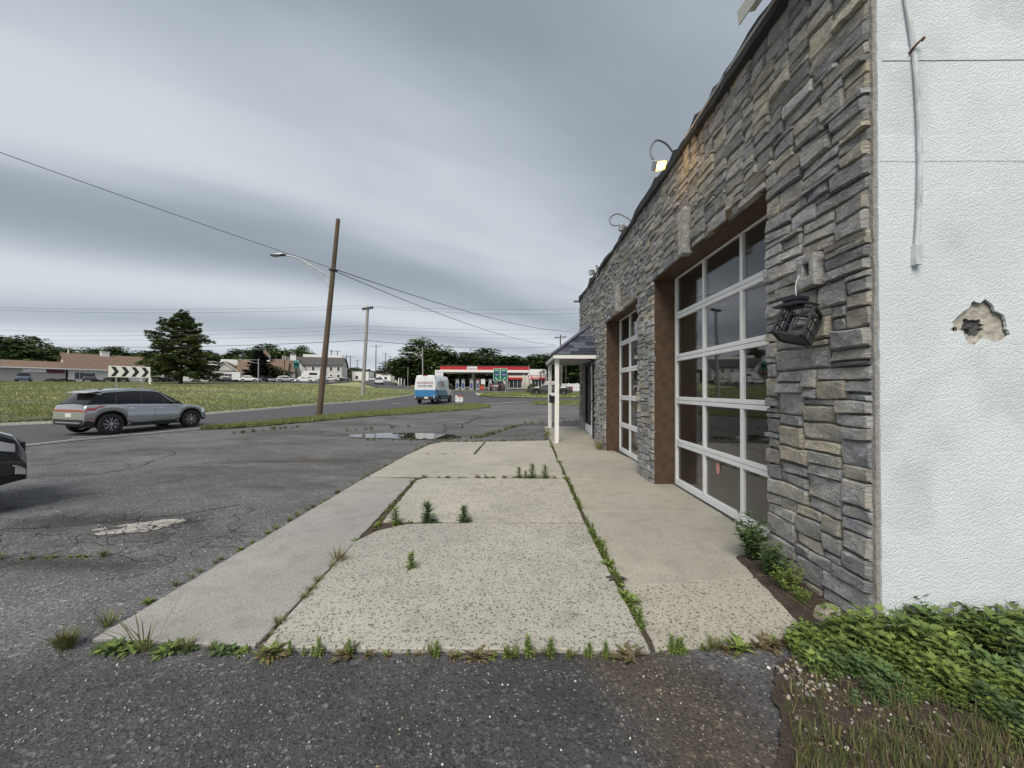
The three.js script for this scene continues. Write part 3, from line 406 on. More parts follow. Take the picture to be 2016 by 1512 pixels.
// corner mortar strip, white stucco side with its broken hole, ledge and conduit
{
  const edge = []; for (let i = 0; i <= 60; i++) edge.push(new THREE.Vector2(2.25 + (LAT[i * 7] - 0.5) * 0.012, -0.3 + i * 5.1 / 60)); edge.push(new THREE.Vector2(2.285, 4.8), new THREE.Vector2(2.285, -0.3));
  const ge = bare(new THREE.ExtrudeGeometry(new THREE.Shape(edge), { depth: 0.03, bevelEnabled: false })); ge.translate(0, 0, -2.49); mesh('corner_mortar', metreUV(ge), mt.mortar, garage);
  
  const outline = new THREE.Shape(); const e2 = []; for (let i = 0; i <= 80; i++) e2.push(new THREE.Vector2(2.272 + (LAT[900 + i * 3] - 0.5) * 0.006, -0.25 + i * 5.05 / 80)); e2.push(new THREE.Vector2(9, 4.8), new THREE.Vector2(9, -0.25)); outline.setFromPoints(e2);
  const holePts = [[0, 0.05], [0.045, 0.10], [0.085, 0.13], [0.105, 0.165], [0.135, 0.155], [0.16, 0.175], [0.195, 0.15], [0.205, 0.115], [0.245, 0.095], [0.26, 0.06], [0.262, 0.02], [0.28, -0.01], [0.26, -0.03], [0.245, -0.045], [0.19, -0.05], [0.155, -0.03], [0.12, -0.065], [0.075, -0.06], [0.06, -0.025], [0.045, 0.01], [0.015, 0.0], [-0.01, 0.015], [0.012, 0.035]];
  const R = rng(15), hp = []; for (let i = 0; i < holePts.length; i++) { const a = holePts[i], b = holePts[(i + 1) % holePts.length]; for (let k = 0; k < 3; k++) hp.push(new THREE.Vector2(2.74 + 1.28 * lerp(a[0], b[0], k / 3) - 0.02 + (R() - 0.5) * 0.007, 1.93 + 1.2 * lerp(a[1], b[1], k / 3) + (R() - 0.5) * 0.007)); }
  outline.holes.push(new THREE.Path(hp));
  const skin = bare(new THREE.ExtrudeGeometry(outline, { depth: 0.016, bevelEnabled: false })); skin.translate(0, 0, -2.464); mesh('stucco_skin', metreUV(skin), mt.stucco, garage);
  // undercoat in the hole with the darker block and two cavities
  const ring = (cx, cy, r, k, n = 18) => { const o = []; for (let i = 0; i < n; i++) { const a = i / n * 6.283; const q = r * (0.75 + 0.5 * LAT[k * 41 + i]); o.push(new THREE.Vector2(cx + Math.cos(a) * q * 1.15, cy + Math.sin(a) * q)); } return o; };
  const under = new THREE.Shape([[2.68, 1.82], [3.14, 1.82], [3.14, 2.2], [2.68, 2.2]].map((p) => new THREE.Vector2(...p))); under.holes.push(new THREE.Path(ring(2.762, 1.953, 0.014, 4)), new THREE.Path(ring(2.875, 1.965, 0.058, 9, 26)));
  const gu = bare(new THREE.ExtrudeGeometry(under, { depth: 0.016, bevelEnabled: false })); gu.translate(0, 0, -2.489); mesh('undercoat', metreUV(gu), mt.render, garage);
  const blk = new THREE.Shape([[2.79, 1.88], [2.96, 1.88], [2.96, 2.05], [2.79, 2.05]].map((p) => new THREE.Vector2(...p))); blk.holes.push(new THREE.Path(ring(2.855, 1.945, 0.018, 13)));
  const gb = bare(new THREE.ExtrudeGeometry(blk, { depth: 0.008, bevelEnabled: false })); gb.translate(0, 0, -2.4982); mesh('exposed_block', metreUV(gb), mt.rubble, garage);
  const core = new THREE.Shape([[2.28, -0.3], [12, -0.3], [12, TOP], [2.28, TOP]].map((p) => new THREE.Vector2(...p))); core.holes.push(new THREE.Path(ring(2.762, 1.953, 0.016, 4)), new THREE.Path(ring(2.855, 1.945, 0.02, 13))); const gc = bare(new THREE.ExtrudeGeometry(core, { depth: 0.26, bevelEnabled: false })); gc.translate(0, 0, -2.76); mesh('side_wall', metreUV(gc), mt.mortar, garage);
  B().rspan(2.30, 9, 3.655, 3.742, -2.449, -2.4435, 0.002).build('ledge_band', mt.stucco, garage);
  const hair = B(); let x = 2.285; const rr = rng(5); while (x < 8) { const l = 0.05 + rr() * 0.08; hair.box(l * 1.1, 0.0022, 0.002, x + l / 2, 3.012 + (rr() - 0.5) * 0.004, -2.4475, 0, 0, (rr() - 0.5) * 0.04); x += l; } hair.build('hairline_joint', M([0.42, 0.44, 0.45], 0.9), garage);
  const pipe = B().tube([[2.415, 4.35, -2.43], [2.437, 4.05, -2.43], [2.482, 3.72, -2.43], [2.505, 3.3, -2.427], [2.510, 3.0, -2.426], [2.502, 2.7, -2.428], [2.487, 2.47, -2.43]], 0.0135, 60, 12).build('conduit', mt.stucco2 ?? (mt.stucco2 = M([0.74, 0.78, 0.81], 0.6, { map: rep(mottleT.map, 1.5) })), garage);
  B().rspan(2.468, 2.508, 2.345, 2.475, -2.448, -2.412, 0.004).build('end_fitting', mt.stucco2, pipe);
  B().tube([[2.465, 3.70, -2.44], [2.475, 3.725, -2.395], [2.505, 3.75, -2.39], [2.52, 3.765, -2.42]], 0.007, 12, 6).cyl(0.009, 0.009, 0.02, 2.515, 3.757, -2.405, 8, 1.2).build('rusty_clamp', mt.rust, pipe);
}
// glazed sectional bay doors: stiles, rails, mullions and fifteen panes each
for (const [a, b, h] of DOORS) {
  const door = new THREE.Group(); door.name = 'bay_door'; garage.add(door);
  const X0 = 2.575, X1 = 2.62, rows = 5, cols = 3, y0 = 0.035, y1 = h + 0.08, a0 = a + 0.03, b0 = b - 0.03, ph = (y1 - y0) / rows, edge = 0.055, st = 0.065;
  for (const s of [a0, b0 - st]) B().rspan(X0, X1, y0, y1, -s - st, -s).build('stile', mt.white, door);
  for (let r = 0; r <= rows; r++) { const c = y0 + r * ph; if (r === 0) { B().rspan(X0, X1, y0, y0 + 0.10, -b0 + st, -a0 - st).build('rail', mt.white, door); B().span(X0 + 0.004, X1, 0.02, y0, -b0, -a0).build('bottom_seal', mt.black, door); } else if (r === rows) B().rspan(X0, X1, y1 - 0.075, y1, -b0 + st, -a0 - st).build('rail', mt.white, door); else { B().rspan(X0, X1, c + 0.003, c + edge, -b0 + st, -a0 - st).build('rail', mt.white, door); B().rspan(X0, X1, c - edge, c - 0.003, -b0 + st, -a0 - st).build('rail', mt.white, door); } }
  const pw = (b0 - a0 - 2 * st) / cols;
  for (let r = 0; r < rows; r++) {
    const lo = y0 + r * ph + (r ? edge : 0.10), hi = y0 + (r + 1) * ph - (r === rows - 1 ? 0.075 : edge);
    for (let c = 0; c < cols; c++) {
      const s = a0 + st + c * pw; if (c) B().rspan(X0 + 0.002, X1 - 0.002, lo, hi, -s - 0.03, -s + 0.03).build('mullion', mt.white, door);
      let g = new THREE.PlaneGeometry(pw - (c === 0 || c === cols - 1 ? 0.03 : 0.06) , hi - lo); g.rotateY(-Math.PI / 2); g.rotateZ((LAT[r * 5 + c] - 0.5) * 0.006); g.rotateY((LAT[r * 9 + c + 40] - 0.5) * 0.006); const g2 = g.clone(); g2.rotateY(0.0015); g2.translate(0.016, 0, 0); g = mergeGeometries([g, g2]); g.translate(X0 + 0.018, (lo + hi) / 2, -(s + pw / 2 + (c === 0 ? -0.015 : c === cols - 1 ? 0.015 : 0))); mesh('pane', g, mt.glass, door);
    }
  }
  if (h > 3.35) { const g = new THREE.CircleGeometry(0.05, 20); g.scale(1, 1.5, 1); g.rotateY(-Math.PI / 2); g.translate(X0 + 0.0225, 0.55, -(a0 + st + pw * 1.62)); mesh('round_sticker', g, M([0.62, 0.25, 0.24], 0.6), door); }
}
// entrance under the porch: shop window and dark glazed door
{
  const en = new THREE.Group(); en.name = 'entrance'; garage.add(en); const X = 2.34, f = B(), k = B();
  f.rspan(X, X + 0.09, 0.05, 2.45, -12.33, -12.22); f.rspan(X, X + 0.09, 0.05, 0.42, -13.42, -12.33); f.build('white_frame', mt.white, en);
  k.rspan(X + 0.01, X + 0.08, 0.42, 2.45, -13.5, -13.38); k.rspan(X + 0.01, X + 0.08, 2.33, 2.45, -13.38, -12.33); k.rspan(X + 0.01, X + 0.08, 0.42, 0.5, -13.38, -12.33); k.rspan(X + 0.01, X + 0.08, 0.42, 2.33, -12.41, -12.33); k.build('window_frame', mt.black, en);
  const d = B(); d.rspan(X + 0.01, X + 0.07, 0.08, 2.2, -12.22, -12.1); d.rspan(X + 0.01, X + 0.07, 0.08, 2.2, -11.37, -11.25); d.rspan(X + 0.01, X + 0.07, 0.08, 0.36, -12.1, -11.37); d.rspan(X + 0.01, X + 0.07, 2.06, 2.2, -12.1, -11.37); d.build('glazed_door', mt.black, en);
  const pane = (d0, d1, y0, y1) => { const g = new THREE.PlaneGeometry(d1 - d0, y1 - y0); g.rotateY(-Math.PI / 2); g.translate(X + 0.045, (y0 + y1) / 2, -(d0 + d1) / 2); mesh('pane', g, mt.glass, en); };
  pane(12.41, 13.38, 0.5, 2.33); pane(11.37, 12.1, 0.36, 2.06); B().span(X, X + 0.08, 2.2, 2.45, -12.22, -11.25).build('transom', mt.black, en);
  B().tube([[X + 0.01, 0.95, -12.03], [X - 0.05, 0.98, -12.03], [X - 0.05, 1.22, -12.03], [X + 0.01, 1.25, -12.03]], 0.012).build('door_handle', mt.black, en);
}
// porch: hipped shingle roof on two white posts
{
  const porch = new THREE.Group(); porch.name = 'porch'; garage.add(porch);
  const y0 = 2.58, ap = 3.6, x0 = 0.98, x1 = 2.26, n0 = 10.98, n1 = 14.02, r0 = 12.05, r1 = 12.95;
  const f = B(); f.rspan(x0 + 0.03, x0 + 0.06, y0 - 0.12, y0 - 0.01, -n1, -n0 - 0.04, 0.004); f.rspan(x0 + 0.03, x1 - 0.02, y0 - 0.12, y0 - 0.01, -n0 - 0.035, -n0 - 0.005, 0.004); f.build('fascia', mt.whitePaint, porch);
  B().span(x0 + 0.06, x1, y0 - 0.10, y0 - 0.07, -n1, -n0 - 0.04).build('soffit', M([0.36, 0.355, 0.34], 0.8), porch);
  const V = (x, y, d) => new THREE.Vector3(x, y, -d), C0 = V(x0, y0, n0), C1 = V(x0, y0, n1), W0 = V(x1, y0, n0), W1 = V(x1, y0, n1), A0 = V(x1, ap, r0), A1 = V(x1, ap, r1);
  const deck = (pts) => { const g = new THREE.BufferGeometry(), p = []; for (let i = 1; i < pts.length - 1; i++) p.push(...pts[0].toArray(), ...pts[i].toArray(), ...pts[i + 1].toArray()); g.setAttribute('position', new THREE.Float32BufferAttribute(p, 3)); g.computeVertexNormals(); return metreUV(g); };
  const roof = mesh('roof', mergeGeometries([deck([C0, W0, A0]), deck([C0, A0, A1, C1]), deck([C1, A1, W1])].map(bare)), mt.shingle[2], porch);
  const R = rng(31);
  function shingles(poly, eaveA, eaveB) {
    const u = eaveB.clone().sub(eaveA).normalize(), c = poly.reduce((s, p) => s.add(p), new THREE.Vector3()).multiplyScalar(1 / poly.length), n = poly[1].clone().sub(poly[0]).cross(poly[2].clone().sub(poly[0])).normalize(); if (n.y < 0) n.negate();
    const v = n.clone().cross(u); if (v.dot(c.clone().sub(eaveA)) < 0) v.negate();
    const P = poly.map((p) => { const d = p.clone().sub(eaveA); return [d.dot(u), d.dot(v)]; }), area = (p) => p.reduce((s, a, i) => { const b = p[(i + 1) % p.length]; return s + a[0] * b[1] - b[0] * a[1]; }, 0); if (area(P) < 0) P.reverse();
    const minU = Math.min(...P.map((p) => p[0])), maxU = Math.max(...P.map((p) => p[0])), maxV = Math.max(...P.map((p) => p[1])), rh = 0.145;
    for (let r = 0; r * rh < maxV; r++) for (let s = minU - R() * 0.3; s < maxU;) {
      const w = 0.2 + R() * 0.18; let q = [[s + 0.003, r * rh - 0.01], [s + w - 0.003, r * rh - 0.01], [s + w - 0.003, (r + 1) * rh + 0.02], [s + 0.003, (r + 1) * rh + 0.02]]; s += w;
      for (let i = 0; i < P.length && q.length; i++) { const a = P[i], b = P[(i + 1) % P.length], side = (p) => (b[0] - a[0]) * (p[1] - a[1]) - (b[1] - a[1]) * (p[0] - a[0]) + 0.012, o = []; for (let k = 0; k < q.length; k++) { const c1 = q[k], c2 = q[(k + 1) % q.length], s1 = side(c1), s2 = side(c2); if (s1 >= 0) o.push(c1); if (s1 * s2 < 0) { const t = s1 / (s1 - s2); o.push([lerp(c1[0], c2[0], t), lerp(c1[1], c2[1], t)]); } } q = o; }
      if (q.length < 3 || Math.abs(area(q)) < 0.004) continue;
      const lift = (p) => 0.004 + 0.011 * (1 - clamp((p[1] - r * rh) / rh, 0, 1)) + R() * 0.002, hi = q.map((p) => { const l = lift(p); return eaveA.clone().addScaledVector(u, p[0]).addScaledVector(v, p[1]).addScaledVector(n, l); }), lo = q.map((p) => eaveA.clone().addScaledVector(u, p[0]).addScaledVector(v, p[1]).addScaledVector(n, -0.002)), pp = [];
      for (let i = 1; i < hi.length - 1; i++) pp.push(...hi[0].toArray(), ...hi[i].toArray(), ...hi[i + 1].toArray());
      for (let i = 0; i < hi.length; i++) { const j = (i + 1) % hi.length; pp.push(...hi[i].toArray(), ...lo[i].toArray(), ...hi[j].toArray(), ...hi[j].toArray(), ...lo[i].toArray(), ...lo[j].toArray()); }
      const g = new THREE.BufferGeometry(); g.setAttribute('position', new THREE.Float32BufferAttribute(pp, 3)); g.computeVertexNormals(); mesh('shingle', metreUV(g), mt.shingle[Math.floor(R() * 3)], roof);
    }
  }
  shingles([C0, W0, A0], C0, W0); shingles([C0, C1, A1, A0], C0, C1);
  const hip = B(); for (let k = 0; k < 9; k++) { const a = C0.clone().lerp(A0, k / 9), b = C0.clone().lerp(A0, (k + 1) / 9 + 0.02); const d = b.clone().sub(a), m = a.clone().add(b).multiplyScalar(0.5); const g = new THREE.BoxGeometry(0.15, 0.014, d.length()); g.lookAt(d); hip.add(g, m.x - 0.008, m.y + 0.022 - k * 0.0005, m.z); } hip.build('hip_cap', mt.shingle[1], roof);
  for (const [x, D] of [[1.13, 11.2], [1.14, 13.75]]) { const gy = ground(x, D); B().rspan(x - 0.06, x + 0.06, gy, y0 - 0.11, -D - 0.06, -D + 0.06, 0.008).build('post', mt.whitePaint, porch); }
  B().rbox(0.10, 0.1, 0.06, 2.12, 2.40, -11.1, 0.01).tube([[2.2, 2.5, -11.05], [2.1, 2.55, -11.04], [2.06, 2.46, -11.05]], 0.012).cyl(0.07, 0.03, 0.1, 2.05, 2.42, -11.06, 10).build('porch_lamp', mt.black, porch);
}
// torn roofing felt and metal edging along the top of the front
{
  const R = rng(91), pts = []; for (let d = 2.45; d < 14.05; d += 0.14) pts.push([d, 0.02 + 0.11 * fbm(d * 1.7, 4, 4) + (R() < 0.1 ? 0.06 : 0)]);
  const p = [], ix = []; pts.forEach(([d, h]) => { const x = 2.17 + (fbm(d * 2, 9, 3) - 0.5) * 0.10; p.push(x, TOP - 0.004 - h * 0.25, -d, x - 0.012, TOP + h, -d, 2.62, TOP + h + 0.01, -d, 2.62, TOP - 0.05, -d); });
  for (let i = 0; i < pts.length - 1; i++) for (let k = 0; k < 4; k++) { const a = i * 4 + k, b = i * 4 + (k + 1) % 4; ix.push(a, b, a + 4, b, b + 4, a + 4); }
  const g = new THREE.BufferGeometry(); g.setAttribute('position', new THREE.Float32BufferAttribute(p, 3)); g.setIndex(ix); const h = bare(g); h.computeVertexNormals(); mesh('roof_edge', metreUV(h), mt.dark, garage);
  B().tube([[2.15, TOP + 0.05, -2.4], [2.14, TOP + 0.045, -3.4], [2.15, TOP + 0.06, -4.2], [2.16, TOP + 0.05, -5.0]], 0.014, 40, 6).build('metal_edging', mt.steel, garage);
  B().box(0.16, 0.012, 0.85, 2.06, TOP + 0.15, -3.0, 0, 0.08, 0.25).box(0.012, 0.12, 0.85, 1.99, TOP + 0.09, -3.0, 0, 0.08, 0.1).build('loose_flashing', M([0.55, 0.54, 0.50], 0.6), garage);
  B().rbox(0.26, 0.06, 0.2, 2.14, TOP + 0.0, -13.98, 0.01).build('gutter_end', mt.steel, garage);
}
// flood lights on the parapet
function flood(name, label, [x, y, D], lit, aim, arm) {
  const t = thing(name, label, 'flood light', [x, y, -D], 0, 'flood lights along the parapet'), h = new THREE.Group(); h.name = 'head'; t.add(h); h.rotation.set(...aim); h.scale.setScalar(0.85);
  const b = B(); b.rbox(0.22, 0.15, 0.08, 0, 0, -0.045, 0.015); for (let k = -2; k <= 2; k++) b.box(0.012, 0.12, 0.03, k * 0.04, 0, -0.09); b.build('housing', mt.steel, h);
  const g = new THREE.PlaneGeometry(0.18, 0.115); g.translate(0, 0, 0.0); mesh('lens', g, lit ? new THREE.MeshStandardMaterial({ color: 0xfff0c8, emissive: 0xffdf9a, emissiveIntensity: 0.9 }) : M([0.6, 0.58, 0.52], 0.2), h);
  B().rspan(-0.115, 0.115, 0.062, 0.076, -0.01, 0.012).rspan(-0.115, 0.115, -0.076, -0.062, -0.01, 0.012).rspan(-0.115, -0.095, -0.062, 0.062, -0.01, 0.012).rspan(0.095, 0.115, -0.062, 0.062, -0.01, 0.012).build('bezel', mt.steel, h);
  B().tube(arm.map(([a, c, d]) => [a - x, c - y, -(d - D)]), 0.013, 30, 8).build('arm', mt.arm, t);
  if (lit) { const l = new THREE.PointLight(0xffc56a, 0.10); l.castShadow = true; l.shadow.radius = 2.2; l.position.set(0, 0, 0.05); h.add(l); }
  return t;
}
flood('flood_light', 'lit flood light on a gooseneck arm above the nearer bay door', [1.89, 4.56, 5.12], true, [0.75, 0.55, 0], [[1.86, 4.64, 5.17], [1.80, 4.72, 5.2], [1.80, 4.88, 5.25], [1.9, 5.02, 5.3], [2.05, 5.0, 5.35], [2.2, 4.86, 5.4]]);
flood('flood_light', 'unlit flood light whose arm loops over the roof edge between the bay doors', [2.02, 4.78, 7.62], false, [0.5, -2.2, 0.3], [[2.0, 4.82, 7.6], [1.86, 4.88, 7.7], [1.84, 5.04, 7.75], [1.95, 5.1, 7.7], [2.1, 5.0, 7.6], [2.25, 4.86, 7.55]]);
flood('flood_light', 'unlit flood light facing the street above the farther bay door', [1.93, 4.72, 10.3], false, [0.15, -1.35, 0], [[1.98, 4.72, 10.3], [2.06, 4.6, 10.3], [2.12, 4.72, 10.32], [2.08, 4.92, 10.34], [2.2, 4.86, 10.4]]);
// the broken lantern dangling from its wire
{
  const t = thing('wall_lantern', 'broken black lantern dangling by a wire from the stone mounting block', 'lantern', [2.05, 2.15, -2.87], 0.35), s = 0.12;
  const cap = B(); cap.add(new THREE.CylinderGeometry(0.06, 0.145, 0.035, 4, 1), 0, 0.055, 0, 0, 0.785).rbox(0.12, 0.03, 0.12, 0, 0.085, 0, 0.006).rbox(0.205, 0.012, 0.205, 0, 0.033, 0, 0.004).build('cap', mt.black2 ?? (mt.black2 = M([0.014, 0.016, 0.023], 0.5)), t);
  const body = new THREE.Group(); body.name = 'cage'; body.position.set(0.0, -0.105, 0.01); body.rotation.set(0.28, 0.25, -0.38); t.add(body);
  const f = B(); for (const a of [-1, 1]) for (const b of [-1, 1]) { f.rbox(0.02, 0.22, 0.02, a * 0.095, 0, b * 0.095, 0.003); f.rbox(0.17, 0.02, 0.02, 0, a * 0.11, b * 0.095, 0.003); f.rbox(0.02, 0.02, 0.17, b * 0.095, a * 0.11, 0, 0.003); } f.build('frame', mt.black2, body);
  const gr = B(); for (const b of [-0.095, 0.095]) { for (const k of [-0.03, 0.03]) gr.box(0.007, 0.2, 0.007, k, 0, b).box(0.18, 0.007, 0.007, 0, k * 1.3, b); } for (const k of [-0.03, 0.03]) gr.box(0.007, 0.2, 0.007, -0.095, 0, k).box(0.007, 0.007, 0.18, -0.095, k * 1.3, 0); gr.build('grille', mt.black2, body);
  const inner = B(); for (const a of [-1, 1]) inner.rbox(0.012, 0.17, 0.012, 0.1, 0, a * 0.07, 0.002).rbox(0.012, 0.012, 0.14, 0.1, a * 0.08, 0, 0.002); inner.build('inner_frame', mt.steel, body);
  B().box(0.19, 0.008, 0.19, 0, -0.108, 0).build('base_plate', mt.black2, body);
  B().tube([[0.01, 0.10, 0], [0.02, 0.15, -0.01], [0.05, 0.21, -0.03], [0.13, 0.29, -0.06]], 0.003, 16, 5).build('wire', M([0.7, 0.7, 0.68], 0.5), t);
}
{ // mailbox on the porch post
  const t = thing('mailbox', 'black metal mailbox with pale lid on the nearer porch post', 'mailbox', [1.03, 1.18, -11.28], 0.5);
  B().rbox(0.2, 0.24, 0.14, 0, 0.12, 0, 0.012).build('box', mt.black, t); B().rbox(0.215, 0.02, 0.17, 0, 0.25, 0.02, 0.006, 0.5).build('lid', M([0.55, 0.56, 0.57], 0.35), t);
}

// ---------------------------------------------------------------- vehicles
// body shell lofted from side profiles; the lower edge follows the wheel arches. Local x forward, z to the car's right side (+z).
function vehicle(name, label, category, o, at, group) {
  const t = thing(name, label, category, [at[0], at[1], at[2]], at[3], group), { L, W, top, sill, wr, wheels, cab, body } = o, H2 = L / 2, seg = o.seg ?? 40, AR = wr + 0.07;
  const hw = (x) => (W / 2) * (1 - (x > 0 ? o.noseTaper ?? 0.2 : o.tailTaper ?? 0.1) * Math.pow(Math.abs(x) / H2, o.pw ?? 5)), yt = (x) => interp(top, x);
  const yb = (x) => { let y = sill + smooth(H2 - 0.35, H2, Math.abs(x)) * (x > 0 ? 0.04 : 0.1); for (const a of wheels) { const d = x - a; if (Math.abs(d) < AR) y = Math.max(y, wr + Math.sqrt(AR * AR - d * d)); } return Math.min(y, yt(x) - 0.08); };
  const mul = o.mul ?? [[0, 0.955], [0.12, 0.985], [0.35, 1], [0.6, 1], [0.66, 0.985], [0.82, 0.965], [0.94, 0.945], [1, 0.90]];
  const side = (x, s, sg = 1, off = 0) => { const y0 = yb(x), y1 = yt(x), w = hw(x) * interp(mul, s) + off; return [x, lerp(y0, y1, s), sg * w]; };
  const rows = o.rows ?? [0, 0.12, 0.25, 0.4, 0.6, 0.66, 0.82, 0.94, 1], tops = [[0.8, 0.012], [0.5, 0.022], [0, 0.028]];
  const section = (x) => { const l = rows.map((s) => side(x, s, -1)), e = side(x, 1), m = tops.map(([k, c]) => [x, e[1] + c * (o.crown ?? 1), -e[2] * k]); return [...l, ...m, ...m.slice(0, -1).reverse().map((p) => [p[0], p[1], -p[2]]), ...l.slice().reverse().map((p) => [p[0], p[1], -p[2]])]; };
  const loft = (xs, sec, cap) => { const S2 = xs.map(sec), n = S2[0].length, p = S2.flat(2), ix = []; for (let i = 0; i < xs.length - 1; i++) for (let j = 0; j < n - 1; j++) { const a = i * n + j, b = a + n; ix.push(a, b, a + 1, b, b + 1, a + 1); } if (cap) for (const i of [0, xs.length - 1]) for (let j = 0; j < n / 2 - 1; j++) { const a = i * n + j, b = i * n + n - 1 - j; ix.push(a, a + 1, b, a + 1, b - 1, b); } const g = new THREE.BufferGeometry(); g.setAttribute('position', new THREE.Float32BufferAttribute(p, 3)); g.setIndex(ix); return metreUV(toCreasedNormals(g, 0.5)); };
  const xs = []; for (let i = 0; i <= seg; i++) xs.push(-H2 + L * i / seg); for (const a of wheels) for (const k of [-1, -0.97, -0.85, -0.6, 0.6, 0.85, 0.97, 1]) xs.push(a + k * AR); xs.push(-H2 + 0.02, -H2 + 0.06, H2 - 0.02, H2 - 0.06); xs.sort((a, b) => a - b);
  let gb = loft(xs, section, true); if (o.tint) colour(gb, o.tint);
  mesh('body', gb, body, t);
  B().span(-H2 + 0.25, H2 - 0.25, sill - 0.04, Math.min(wr * 2.1, yt(0) - 0.2), -W / 2 + 0.27, W / 2 - 0.27).span(wheels[0] + AR, wheels[1] - AR, sill - 0.06, sill + 0.04, -W / 2 + 0.06, W / 2 - 0.06).build('underbody', mt.plastic, t);
  // patches that follow the body side
  const patch = (n, m, x0, x1, s0, s1, sg, off = 0.006, k = 8) => { const g = gridGeo(k, 4, (i, j) => side(lerp(x0, x1, i / k), lerp(s0, s1, j / 4), sg, off)); return mesh(n, metreUV(bare(g)), m, t); };
  for (const a of wheels) for (const sg of [-1, 1]) {
    const w = new THREE.Group(); w.name = 'wheel'; w.position.set(a, wr, sg * (W / 2 - 0.115)); if (sg < 0) w.rotation.y = Math.PI; t.add(w);
    const pr = [[wr * 0.66, -0.1], [wr * 0.9, -0.105], [wr * 0.985, -0.085], [wr, -0.05], [wr, 0.05], [wr * 0.985, 0.085], [wr * 0.9, 0.105], [wr * 0.66, 0.1]].map((p) => new THREE.Vector2(...p)); mesh('tyre', new THREE.LatheGeometry(pr, o.far ? 16 : 36).rotateX(Math.PI / 2), mt.tyre, w);
    const r = B(); r.add(new THREE.CylinderGeometry(wr * 0.66, wr * 0.66, 0.14, 24, 1, true), 0, 0, 0, Math.PI / 2).cyl(wr * 0.15, wr * 0.13, 0.05, 0, 0, 0.06, 12, Math.PI / 2); const sp = o.spokes ?? 5; if (!o.far) for (let k = 0; k < sp; k++) for (const dl of [-0.1, 0.1]) { const an = k / sp * 6.283 + dl; r.box(wr * 0.5, 0.017, 0.03, Math.cos(an) * wr * 0.38, Math.sin(an) * wr * 0.38, 0.055, 0, 0, an + dl * 1.2); } r.build('rim', o.rim ?? mt.rim, w);
    B().cyl(wr * 0.64, wr * 0.64, 0.02, 0, 0, o.far ? 0.05 : -0.02, 20, Math.PI / 2).build('brake', o.far ? mt.steel : mt.dark, w);
    if (o.arch) patch('arch_trim', o.arch, a - AR * 1.02, a + AR * 1.02, -0.01, 0.14, sg, 0.01, 24);
  }
  if (o.cladding) for (const sg of [-1, 1]) patch('sill_trim', o.cladding, wheels[0] + AR, wheels[1] - AR, -0.05, 0.13, sg, 0.012, 6);
  // glasshouse
  if (cab) {
    const c0 = cab[0][0], c1 = cab[cab.length - 1][0], yr = (x) => interp(cab, x), n = 22, gx = []; for (let i = 0; i <= n; i++) gx.push(lerp(c0, c1, i / n)); for (const p of cab) gx.push(p[0]); gx.sort((a, b) => a - b);
    const gh = (x, s, sg, off = 0) => { const b = yt(x) - 0.02, r = Math.max(b + 0.004, yr(x)), w0 = hw(x) * 0.90, h = (r - b); return [x, lerp(b, r, s) + (s >= 1 ? off : 0), sg * (w0 - h * (o.tumble ?? 0.34) * Math.pow(s, 1.25) + off)]; };
    const gsec = (off, s0) => (x) => { const l = [0, 0.3, 0.6, 0.82, 0.93, 1].filter((s) => s >= s0).map((s) => gh(x, s, -1, off)), e = gh(x, 1, 1, off), m = [[0.85, 0.02], [0.5, 0.04], [0, 0.048]].map(([k, c]) => { const q = clamp((yr(x) - yt(x)) / 0.4, 0, 1); return [x, e[1] + c * q, -e[2] * k]; }); return [...l, ...m, ...m.slice(0, -1).reverse().map((p) => [p[0], p[1], -p[2]]), ...l.slice().reverse().map((p) => [p[0], p[1], -p[2]])]; };
    mesh('windows', loft(gx, gsec(0, 0), false), mt.autoGlass, t);
    const rf = o.roof ?? [cab[1][0], cab[cab.length - 2][0]], rx = []; for (let i = 0; i <= 14; i++) rx.push(lerp(rf[0], rf[1], i / 14));
    mesh('roof', loft(rx, gsec(0.008, 0.9), true), o.roofPaint ?? body, t);
    for (const [a, b, m] of o.pillars ?? []) for (const sg of [-1, 1]) { const g = gridGeo(6, 1, (i, j) => { const s = i / 6; return gh(lerp(a[0], a[1], s) + (j - 0.5) * b, s * 0.94, sg, 0.006); }); mesh('pillar', metreUV(bare(g)), m ?? body, t); }
    if (o.waist) for (const sg of [-1, 1]) { const g = gridGeo(20, 1, (i, j) => gh(lerp(o.waist[0], o.waist[1], i / 20), 0.0 + j * 0.035, sg, 0.009)); mesh('window_trim', metreUV(bare(g)), o.waistMat ?? mt.chrome, t); }
  }
  t.userData.patch = undefined;
  return { t, patch, side, hw, yt, yb, H2 };
}
const place = (x, D, dx, dD, W) => { const l = Math.hypot(dx, dD), f = [dx / l, dD / l]; return [x, ground(x, D), -D, Math.atan2(f[1], f[0])]; }; // centre on the ground, heading in (x, D)
const SUV = (c, far) => ({ L: 4.6, W: 1.88, sill: 0.30, wr: 0.355, wheels: [-1.33, 1.38], body: c, far, seg: far ? 20 : 44, top: [[-2.3, 0.90], [-2.26, 1.02], [-2.18, 1.06], [-1.6, 1.08], [0, 1.04], [0.85, 1.02], [1.35, 0.99], [1.95, 0.91], [2.2, 0.80], [2.27, 0.68], [2.3, 0.60]], cab: [[-2.16, 1.09], [-1.72, 1.50], [-1.45, 1.535], [-0.7, 1.59], [0.05, 1.575], [0.35, 1.51], [1.2, 1.02]], roof: [-1.80, 0.33], pillars: [[[-0.45, -0.45], 0.09, mt.plastic], [[0.42, 0.28], 0.09, mt.plastic], [[-1.35, -1.25], 0.07, mt.plastic], [[1.14, 0.36], 0.07, c]], arch: far ? undefined : mt.plastic, cladding: mt.plastic });
